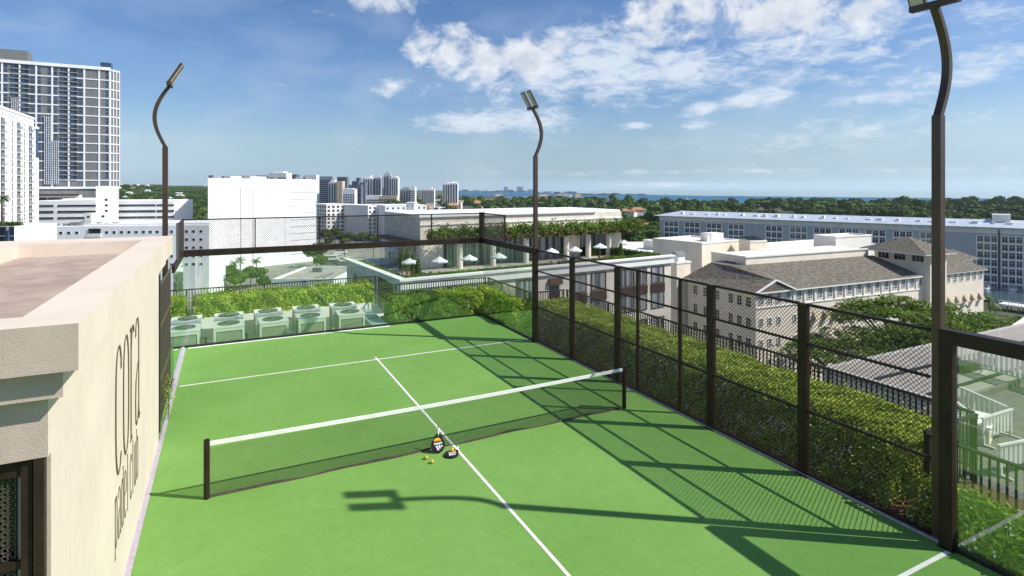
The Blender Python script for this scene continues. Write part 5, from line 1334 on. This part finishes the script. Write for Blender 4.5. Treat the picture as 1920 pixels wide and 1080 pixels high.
for i, (px, Z, s, zc) in enumerate(((1320, 96, 1.5, -29), (1345, 92, 1.7, -30), (1372, 88, 1.4, -31), (1490, 84, 1.1, -31), (1290, 100, 1.2, -30))):
    o = link('garden_tree', TS[i % 3], None, tuple(W(px, Z, zc)), i*1.7); o.scale = (s, s, s); tag(o, ['shrub tree against the shaded wall, left of the fence post before the old building', 'shrub tree against the shaded wall, middle one by the old building', 'shrub tree at the near corner of the old building', 'small shrub tree under the palms before the old building', 'leftmost shrub tree between the terrace building and the old building'][i], 'tree', 'shrub trees beside the old building')
for i, (px, Z, s, zc) in enumerate(((1184, 300, 2.6, -26), (1215, 320, 2.4, -28), (1200, 280, 1.8, -26))):
    o = link('garden_tree', TS[i % 3], None, tuple(W(px, Z, zc)), i*1.7); o.scale = (s, s, s); tag(o, ['pale green bushy tree just right of the terrace building', 'rightmost dark bushy tree beyond the terrace building, near the brown roofs', 'low rounded bush before the brown roofs'][i], 'tree', 'bushy trees beyond the terrace')

# ---------------------------------------------------------------- hill with houses
m = MB(); nx, ny = 90, 26; vs = []
rng = random.Random(3)
def hh_(px, k):
    r = 6.0+6*math.sin(px*.011+1)+4*math.sin(px*.03)+2*math.sin(px*.09)+1.0*math.sin(px*.21)
    r -= max(0, px-640)*.16
    s = k/(ny-1); s = s if s < .8 else .8-(s-.8)*1.5
    return GZ+(r-GZ)*math.sin(min(1, s/.8)*PI/2)**1.3+1.6*math.sin(px*.3+k*2)+1.2*math.sin(px*.13+k)
for k in range(ny):
    Z = 900+k*52
    for i in range(nx):
        px = -700+i*16; vs.append(tuple(W(px, Z, max(GZ-1, hh_(px, k) if Z > 900 else GZ-1))))
fs = [(k*nx+i, k*nx+i+1, (k+1)*nx+i+1, (k+1)*nx+i) for k in range(ny-1) for i in range(nx-1)]
m.add(vs, fs); tag(m.build('hills', hillm, smooth=True), kind='structure')
LV = []
for _ in range(1500):
    k = RD.uniform(2, ny*.86); px = RD.uniform(-60, 520); s = RD.uniform(.8, 1.6); q = W(px, 900+k*52, hh_(px, k)-4)
    LV.append(lobeV[:len(lobeV)//2]*s*np.array([1.5, 1.5, .9])+np.array(q))
o = link('hillside_woods', tris_mesh('hillside_woods', np.concatenate(LV), treem)); tag(o, 'dark woods covering the distant hill at left', 'woodland', kind='stuff')
def house_mesh(w, d, hgt, roofm_, name='house'):
    m = MB(); m.box(-w/2, w/2, -d/2, d/2, 0, hgt, 0)
    m.add([(-w/2-.5, -d/2-.5, hgt+.01), (w/2+.5, -d/2-.5, hgt+.01), (w/2+.5, d/2+.5, hgt+.01), (-w/2-.5, d/2+.5, hgt+.01), (-w/4, 0, hgt+w*.2), (w/4, 0, hgt+w*.2)], [(0, 1, 5, 4), (1, 2, 5), (2, 3, 4, 5), (3, 0, 4), (0, 3, 2, 1)], 1)
    for i in range(max(1, int(w/3.5))): m.box(-w/2+1+i*3.4, -w/2+2.4+i*3.4, -d/2-.06, -d/2-.01, hgt-2.3, hgt-.8, 2)
    return m
HM = [house_mesh(14, 10, 6, tile).mesh('house', [creamb, tile, darkw]), house_mesh(18, 11, 6, wht2).mesh('house', [wht, wht2, darkw]), house_mesh(11, 9, 4, tile).mesh('house', [wht2, tile, darkw])]
for i in range(34):
    k = RD.uniform(4, 20); px = RD.choice([RD.uniform(222, 388), RD.uniform(222, 388), RD.uniform(0, 210)]); q = W(px, 900+k*52-14, hh_(px, k)+1)
    o = link('house', HM[1] if i % 3 else HM[2], None, tuple(q), -YAW+RD.uniform(-.5, .5)); s = RD.uniform(.5, .95); o.scale = (s*1.2, s, s); tag(o, 'small pale house among the trees on the left hill', 'house', 'houses on the left hill')
for i, (px, w) in enumerate(((372, 16), (381, 14), (388, 12), (365, 10), (255, 14))):
    k = 19; q = W(px, 900+k*52-30, hh_(px, k)-2); m = MB(); m.box(-w/2, w/2, -6, 6, 0, 16-i*1.5)
    t = thing('hilltop_block', ['pale apartment block on the hill ridge, left of three near the white block', 'pale apartment block on the hill ridge, middle of the cluster', 'pale apartment block on the ridge touching the white block', 'low pale block on the ridge left of the cluster', 'white block on the ridge just right of the garage stair tower'][i], 'building', tuple(q), -YAW)
    m.build('wall', wht, t); place(t, MB().box(-w/2+.8, w/2-.8, -.1, -.01, 0, 1.3), [darkw], [(0, -6, 2+3*j) for j in range(3)], 'window_strip')
for i, (px, Z, dz) in enumerate(((1168, 640, 8), (1181, 640, 8), (1195, 650, 9), (1148, 700, 6), (1305, 900, 6), (1340, 760, 5), (1392, 620, 6), (1240, 1000, 6), (1225, 560, 5), (1300, 610, 4), (1208, 480, 3), (1216, 440, 1), (1232, 430, 1), (1195, 460, 1))):
    q = W(px, Z, GZ+dz); o = link('house', HM[0 if i < 5 or i > 9 else i % 3], None, tuple(q), -YAW+RD.uniform(-.6, .6)); s = RD.uniform(.9, 1.2); o.scale = (s, s, s*.9); tag(o, 'red roofed house among the trees right of the terrace building', 'house', 'houses in the woods at right')

# ---------------------------------------------------------------- skyline
def tower(px0, px1, ytop, label, Z=900, mm=None, style='v', cap=0, top='flat', d=14, ybase=378, gl=None, wm=None):
    f = Fr(px0, Z, px1, Z); t = f.root('skyline_tower', label, 'building', 'towers on the skyline'); zt = f.zh(zof(ytop, Z)); L_ = f.L; mm = mm or wht2
    body = zt-cap; m = MB(); m.box(0, L_, 0, d, 0, body-.01)
    if top == 'point': m.add([(0, 0, body), (L_, 0, body), (L_, d, body), (0, d, body), (L_*.6, d/2, body+cap)], [(0, 1, 4), (1, 2, 4), (2, 3, 4), (3, 0, 4)])
    if top == 'chamfer': m.add([(0, 0, body), (L_, 0, body), (L_, d, body), (0, d, body), (L_*.25, 2, zt), (L_*.75, 2, zt), (L_*.75, d-2, zt), (L_*.25, d-2, zt)], [(0, 1, 5, 4), (1, 2, 6, 5), (2, 3, 7, 6), (3, 0, 4, 7), (4, 5, 6, 7)])
    if top == 'box': m.box(L_*.2, L_*.8, 2, d-2, body, zt)
    m.build('wall', mm, t)
    zb_ = max(4, f.zh(zof(ybase, Z))-2); g_ = [gl or farw]
    if style == 'v':
        n = max(2, int(L_/3.4)); place(t, MB().box(0, L_/n*.5, -.15, -.01, zb_, body-2.5), g_, [(L_*(i+.28)/n, 0, 0) for i in range(n)], 'window_strip')
    elif style == 'h':
        place(t, MB().box(.6, L_-.6, -.15, -.01, 0, 1.7), g_, [(0, 0, zb_+3.4*k) for k in range(max(0, int((body-3-zb_)/3.4)))], 'window_strip')
    elif style == 'grid':
        n = max(3, int(L_/3.2)); place(t, MB().box(0, L_/n*.6, -.15, -.01, 0, 2.2), g_, [(L_*(i+.2)/n, 0, zb_+3.6*k) for k in range(max(0, int((body-3-zb_)/3.6))) for i in range(n)])
    return t
dkg = mat('dark_tower', (.13, .16, .20), rough=.6, var=.1, scale=.1); beige = mat('beige_tower', (.62, .50, .38), rough=.85, var=.06)
greyt = mat('grey_tower', (.34, .37, .40), rough=.6, var=.08, scale=.1)
tower(504, 537, 321.5, 'wide tower top with dark window band above the blank white block', 800, wht, 'h', 2, 'box', 20)
tower(480, 503, 329, 'low grey rooftops left of the wide tower above the white block', 820, greyt, 'h')
tower(544, 556, 327, 'small dark blue tower peeking over the blank white block', 900, dkg, 'h')
tower(571, 593, 328, 'white tower with dark top openings at the right edge of the white block', 900, wht, 'grid')
tower(598, 623.5, 328, 'wide grey slab with pale cap and horizontal bands', 980, greyt, 'h', 2.5, 'flat', 18)
tower(632, 650, 329.5, 'dark grey tower behind the beige one', 1050, dkg, 'h', 2)
tower(616, 630, 337.5, 'white tower with dark vertical stripes before the grey slab', 900, wht2, 'v', 3, 'box')
tower(630.5, 642, 338, 'plain beige tower with blank side', 895, beige, 'v', 1, gl=beige)
tower(668, 674, 333, 'slim dark blue tower with stepped top', 1020, dkg, 'v'); tower(660, 672, 339.5, 'dark blue tower left of the slim one', 980, dkg, 'v')
tower(662, 677, 346, 'low dark blue block in front of the slim tower', 900, dkg, 'h'); tower(674, 684, 342, 'small dark blue block beside the slim tower', 930, dkg, 'v')
tower(643, 665, 353, 'low white block with grid of windows', 850, wht, 'grid', 1, 'box')
tower(680, 698, 329, 'white and glass tower with box top', 950, wht, 'v', 4, 'box'); tower(700, 714, 325.5, 'tower with pointed glass crown', 950, greyt, 'v', 7, 'point')
tower(719, 733, 323, 'tallest tower of the skyline with chamfered crown', 960, greyt, 'v', 6, 'chamfer'); tower(730, 746, 330, 'pale stone tower beside the tallest one', 930, wht2, 'v', 2, 'box')
tower(686, 712, 365, 'low white hall at the foot of the towers', 880, wht, 'h', 1); tower(710, 744, 366, 'wide orange brick block at the foot of the towers', 860, beige, 'grid', 1)
tower(751, 770, 351, 'grey hotel block with box top', 950, greyt, 'v', 3, 'box'); tower(769, 778, 350, 'white end of the grey hotel block', 940, wht, 'grid')
tower(791, 814, 351.5, 'broad dark hotel with white frame and rounded top', 980, wht2, 'v', 3, 'box'); tower(830, 843, 342, 'left of the twin white towers', 1000, wht, 'v', 1.5, 'box'); tower(843.5, 858, 341, 'right of the twin white towers, curved front', 990, wht, 'v', 2, 'chamfer')
# scattered low buildings before and beyond
k = 0
for i in range(64):
    px = RD.uniform(590, 1130); Z = RD.uniform(620, 1500)
    if px > 900: Z = RD.uniform(1100, 2200)
    w = RD.uniform(12, 34); t = thing('low_building', 'small pale flat roofed building among the trees below the skyline' if i % 3 else 'small red tiled building among the trees below the skyline', 'building', tuple(W(px, Z, GZ)), -YAW+RD.uniform(-.3, .3), 'low buildings before the sea' if i % 3 else 'red tiled buildings before the sea')
    hh = RD.uniform(8, 15)
    m = MB(); m.box(-w/2, w/2, -7, 7, 0, hh); m.build('wall', RD.choice([wht, wht2, creamb]), t)
    if i % 3: m = MB(); m.box(-w/2-.3, w/2+.3, -7.3, 7.3, hh+.01, hh+.6); m.build('roof', wht2, t)
    else: m = MB(); m.add([(-w/2-1, -8, hh+.01), (w/2+1, -8, hh+.01), (w/2+1, 8, hh+.01), (-w/2-1, 8, hh+.01), (-w/2+6, 0, hh+4), (w/2-6, 0, hh+4)], [(0, 1, 5, 4), (1, 2, 5), (2, 3, 4, 5), (3, 0, 4)]); m.build('roof', tile, t)
    place(t, MB().box(-w/2+.8, w/2-.8, -.1, -.01, 0, 1.4), [farw], [(0, -7, 1.2+3.2*j) for j in range(int(hh/3.2))], 'window_strip')
# peninsula across the water, islands and far coast
for nm, x0, x1, Z, hh, w_ in (('far_shore', 850, 1012, 4600, 14, 300), ('far_shore', 1005, 1100, 3350, 8, 160), ('island', 1075, 1215, 3050, 11, 120), ('island', 1356, 1392, 2300, 2.2, 40)):
    m = MB(); n = 50; vs = []
    for i in range(n+1):
        px = x0+(x1-x0)*i/n; e_ = math.sin(PI*i/n)**.5 if i not in (0, n) else 0; hz = hh*e_*(.55+.25*math.sin(i*.7+x0)+.2*math.sin(i*.31))
        a = W(px, Z, GZ-.5); b = W(px, Z+w_/2, GZ+hz); c = W(px, Z+w_, GZ-.5); vs += [tuple(a), tuple(b), tuple(c)]
    m.add(vs, [(i*3+k_, i*3+3+k_, i*3+4+k_, i*3+1+k_) for i in range(n) for k_ in (0, 1)]); tag(m.build(nm, hillm), kind='structure')
for i in range(30):
    px = RD.uniform(866, 1008) if i < 22 else RD.uniform(1015, 1078); Z = 4600 if i < 22 else 3340; w = RD.uniform(20, 60); hh = RD.uniform(12, 24)*(1 if i < 22 else .8)
    if i in (3, 7): hh = 46
    t = thing('shore_building', 'white building on the low shore across the water', 'building', tuple(W(px, Z, GZ)), -YAW, 'white buildings across the water'); m = MB(); m.box(-w/2, w/2, 0, 20, 0, hh); m.build('wall', wht, t)
    place(t, MB().box(-w/2+3, w/2-3, -.3, -.02, 0, 2.5), [farw], [(0, 0, 4+7*j) for j in range(int(hh/7))], 'window_strip')
def sail(q, s, label):
    t = thing('sailboat', label, 'sailboat', tuple(q), RD.uniform(0, 3), 'sailboats on the sea'); m = MB()
    m.add([(-4, -1, .8), (3, -1.2, .8), (5, 0, .9), (3, 1.2, .8), (-4, 1, .8), (-3.5, 0, -.3), (3.5, 0, -.3)], [(0, 1, 2, 3, 4), (0, 5, 6, 2, 1), (4, 3, 2, 6, 5), (0, 4, 5)]); m.build('hull', wht, t)
    m = MB(); m.tube([(0, 0, .8), (0, 0, 12)], .12, 6); m.build('mast', wht, t); m = MB(); m.add([(-.2, 0, 1.6), (-3.8, .3, 1.7), (-.2, 0, 11.5), (-.25, .05, 1.6)], [(0, 1, 2), (3, 2, 1)]); m.build('sail', umat, t); t.scale = (s, s, s)
for i, (px, Z, s) in enumerate(((1190, 1900, 1.0), (1245, 1850, 2.0), (1288, 1800, 1.0), (1408, 1600, .9), (1530, 1700, 1.0), (1222, 2300, 1.2), (1090, 2300, 1.2))): sail(W(px, Z, GZ+.5), s, 'white sailboat out on the blue sea')

# ---------------------------------------------------------------- street, vans and cars
m = MB(); q = [W(330, 190, GZ+.004), W(740, 190, GZ+.004), W(740, 470, GZ+.004), W(330, 470, GZ+.004)]; m.add(q, [(0, 1, 2, 3)]); tag(m.build('road', mat('concrete_road', (.24, .225, .20), rough=.9, var=.15, scale=.2)), kind='structure')
m = MB(); q = [W(600, 300, GZ+.05), W(760, 290, GZ+.05), W(760, 310, GZ+.05), W(600, 322, GZ+.05)]; m.add(q, [(0, 1, 2, 3)]); tag(m.build('road', asph), kind='structure')
m = MB(); q = [W(1180, 60, GZ+.006), W(1640, 60, GZ+.006), W(1640, 160, GZ+.006), W(1180, 160, GZ+.006)]; m.add(q, [(0, 1, 2, 3)]); tag(m.build('road', asph), kind='structure')
tyre = mat('tyre', (.015, .015, .015), rough=.9)
def car0(name, paint, kind='car'):
    t = thing(name, 'x', 'van' if kind == 'van' else 'car', (0, 0, 0), 0, 'vans on the street' if kind == 'van' else 'cars parked under the trees')
    L_, Wd, Hh = (7.5, 2.1, 2.7) if kind == 'van' else (4.4, 1.8, 1.45)
    if kind == 'van': pr = [(-L_/2, .4), (-L_/2, Hh), (L_*.34, Hh), (L_*.44, 1.5), (L_/2, 1.2), (L_/2, .4)]
    else: pr = [(-L_/2, .35), (-L_/2, .85), (-L_*.40, .95), (-L_*.28, Hh), (L_*.1, Hh), (L_*.24, .95), (L_*.47, .8), (L_/2, .35)]
    m = MB(); n = len(pr); m.add([(x, -Wd/2, z) for x, z in pr]+[(x, Wd/2, z) for x, z in pr], [tuple(range(n)), tuple(range(n, 2*n))[::-1]]+[(i, n+i, n+(i+1) % n, (i+1) % n) for i in range(n)]); m.build('body', paint, t)
    m = MB(); zt = Hh-.12; zb_ = Hh-.95 if kind == 'van' else .95
    x0_, x1_ = (-L_*.47, L_*.32) if kind == 'van' else (-L_*.26, L_*.08)
    for s_ in (-1, 1): m.box(x0_, x1_, s_*(Wd/2+.005), s_*(Wd/2+.02), zb_, zt-.05)
    m.build('windows', darkw, t)
    for x in (-L_*.32, L_*.32):
        for y in (-Wd/2+.02, Wd/2-.02): MB().tube([(x, y-.1, .34), (x, y+.1, .34)], .34, 14).build('wheel', tyre, t)
    return t
wp = mat('white_paint', (.75, .75, .74), rough=.25, var=.02); rp = mat('red_paint', (.35, .02, .015), rough=.25); bp_ = mat('blue_paint', (.03, .05, .10), rough=.25); gp_ = mat('silver_paint', (.32, .33, .34), rough=.3, metal=.5)
v0 = car0('white_van', wp, 'van')
for i, (px, Z, rz, l) in enumerate(((622, 318, .25, 'white van on the street, left of the two by the round corner'), (650, 312, .35, 'white van on the street, nearest the terrace building'), (640, 350, .2, 'white van farther up the street beyond the others'))):
    o = v0 if i == 0 else copy_tree(v0); o.location = W(px, Z, GZ+.06); o.rotation_euler.z = rz-YAW; o['label'] = l
cs = [('white_car', wp, 'white'), ('red_car', rp, 'red'), ('blue_car', bp_, 'dark blue'), ('silver_car', gp_, 'silver')]; C0 = [car0(n_, p_) for n_, p_, _ in cs]; used = [0]*4
wh = ['nearest the palm trunks', 'second in the front row', 'third in the front row', 'at the right end of the front row', 'at the left of the back row', 'second in the back row', 'third in the back row', 'at the right end of the back row', 'by the road edge left', 'by the road edge right', 'on the street below the white block', 'beside the vans on the street']
spots = [(1535, 112), (1553, 113), (1571, 114), (1590, 115), (1530, 136), (1548, 137), (1566, 138), (1584, 139), (1500, 125), (1612, 118), (640, 284), (632, 340)]
for i, (px, Z) in enumerate(spots):
    c = (i*3+1) % 4 if i < 10 else 0; o = C0[c] if not used[c] else copy_tree(C0[c]); used[c] += 1
    o.location = W(px, Z, GZ+.06); o.rotation_euler.z = .5-YAW+(1.2 if i < 10 else 0); o['label'] = f'{cs[c][2]} car parked {wh[i]}'
for i, (px, Z) in enumerate(((556, 200), (620, 205), (668, 200), (598, 235), (1420, 118))):
    t = thing('street_lamp', ['street lamp at the corner of the white block', 'street lamp before the parked vans', 'street lamp left of the terrace building', 'street lamp by the green bushes on the street', 'street lamp before the old building'][i], 'street lamp', tuple(W(px, Z, GZ)), i*.7)
    MB().tube([(0, 0, 0), (0, 0, 9)], [.1, .07], 8).build('pole', white_metal, t); MB().tube([(0, 0, 9), (.9, 0, 9.5), (1.8, 0, 9.5)], .05, 6).build('arm', white_metal, t); MB().box(1.6, 2.4, -.15, .15, 9.42, 9.56).build('lamp_head', greyc, t)

# ---------------------------------------------------------------- air
HZ = False
if HZ:
    m = MB(); m.box(-9500, 9500, -9500, 9500, GZ-1, 92)
    o = m.build('haze', None) if False else None
def haze_box(dens):
    m = MB(); m.box(-9800, 9800, -9800, 9800, GZ-1.5, 96)
    mt = bpy.data.materials.new('haze_air'); mt.use_nodes = True; N = mt.node_tree.nodes; N.remove(N['Principled BSDF'])
    v = N.new('ShaderNodeVolumePrincipled'); v.inputs['Color'].default_value = (.80, .90, 1.0, 1); v.inputs['Density'].default_value = dens; v.inputs['Anisotropy'].default_value = .2
    mt.node_tree.links.new(v.outputs[0], N['Material Output'].inputs['Volume'])
    tag(m.build('haze', mt), kind='stuff')
haze_box(5.5e-5)
# painted street markings and a small traffic island
m = MB()
for k in range(7): a = W(606+k*11, 298, GZ+.07); b = W(610+k*11, 298, GZ+.07); m.bar(a, b, .25, .02)
tag(m.build('road_marking', white_m), kind='structure')
t = thing('traffic_island', 'small green traffic island with kerb by the parked vans', 'traffic island', tuple(W(612, 285, GZ)))
m = MB(); m.tube([(0, 0, 0), (0, 0, .15)], 4.0, 24); m.build('kerb', wht2, t); m = MB(); m.tube([(0, 0, .151), (0, 0, .22)], 3.6, 24); m.build('lawn', mat('lawn', (.06, .12, .02), rough=.95, var=.4, scale=1), t)
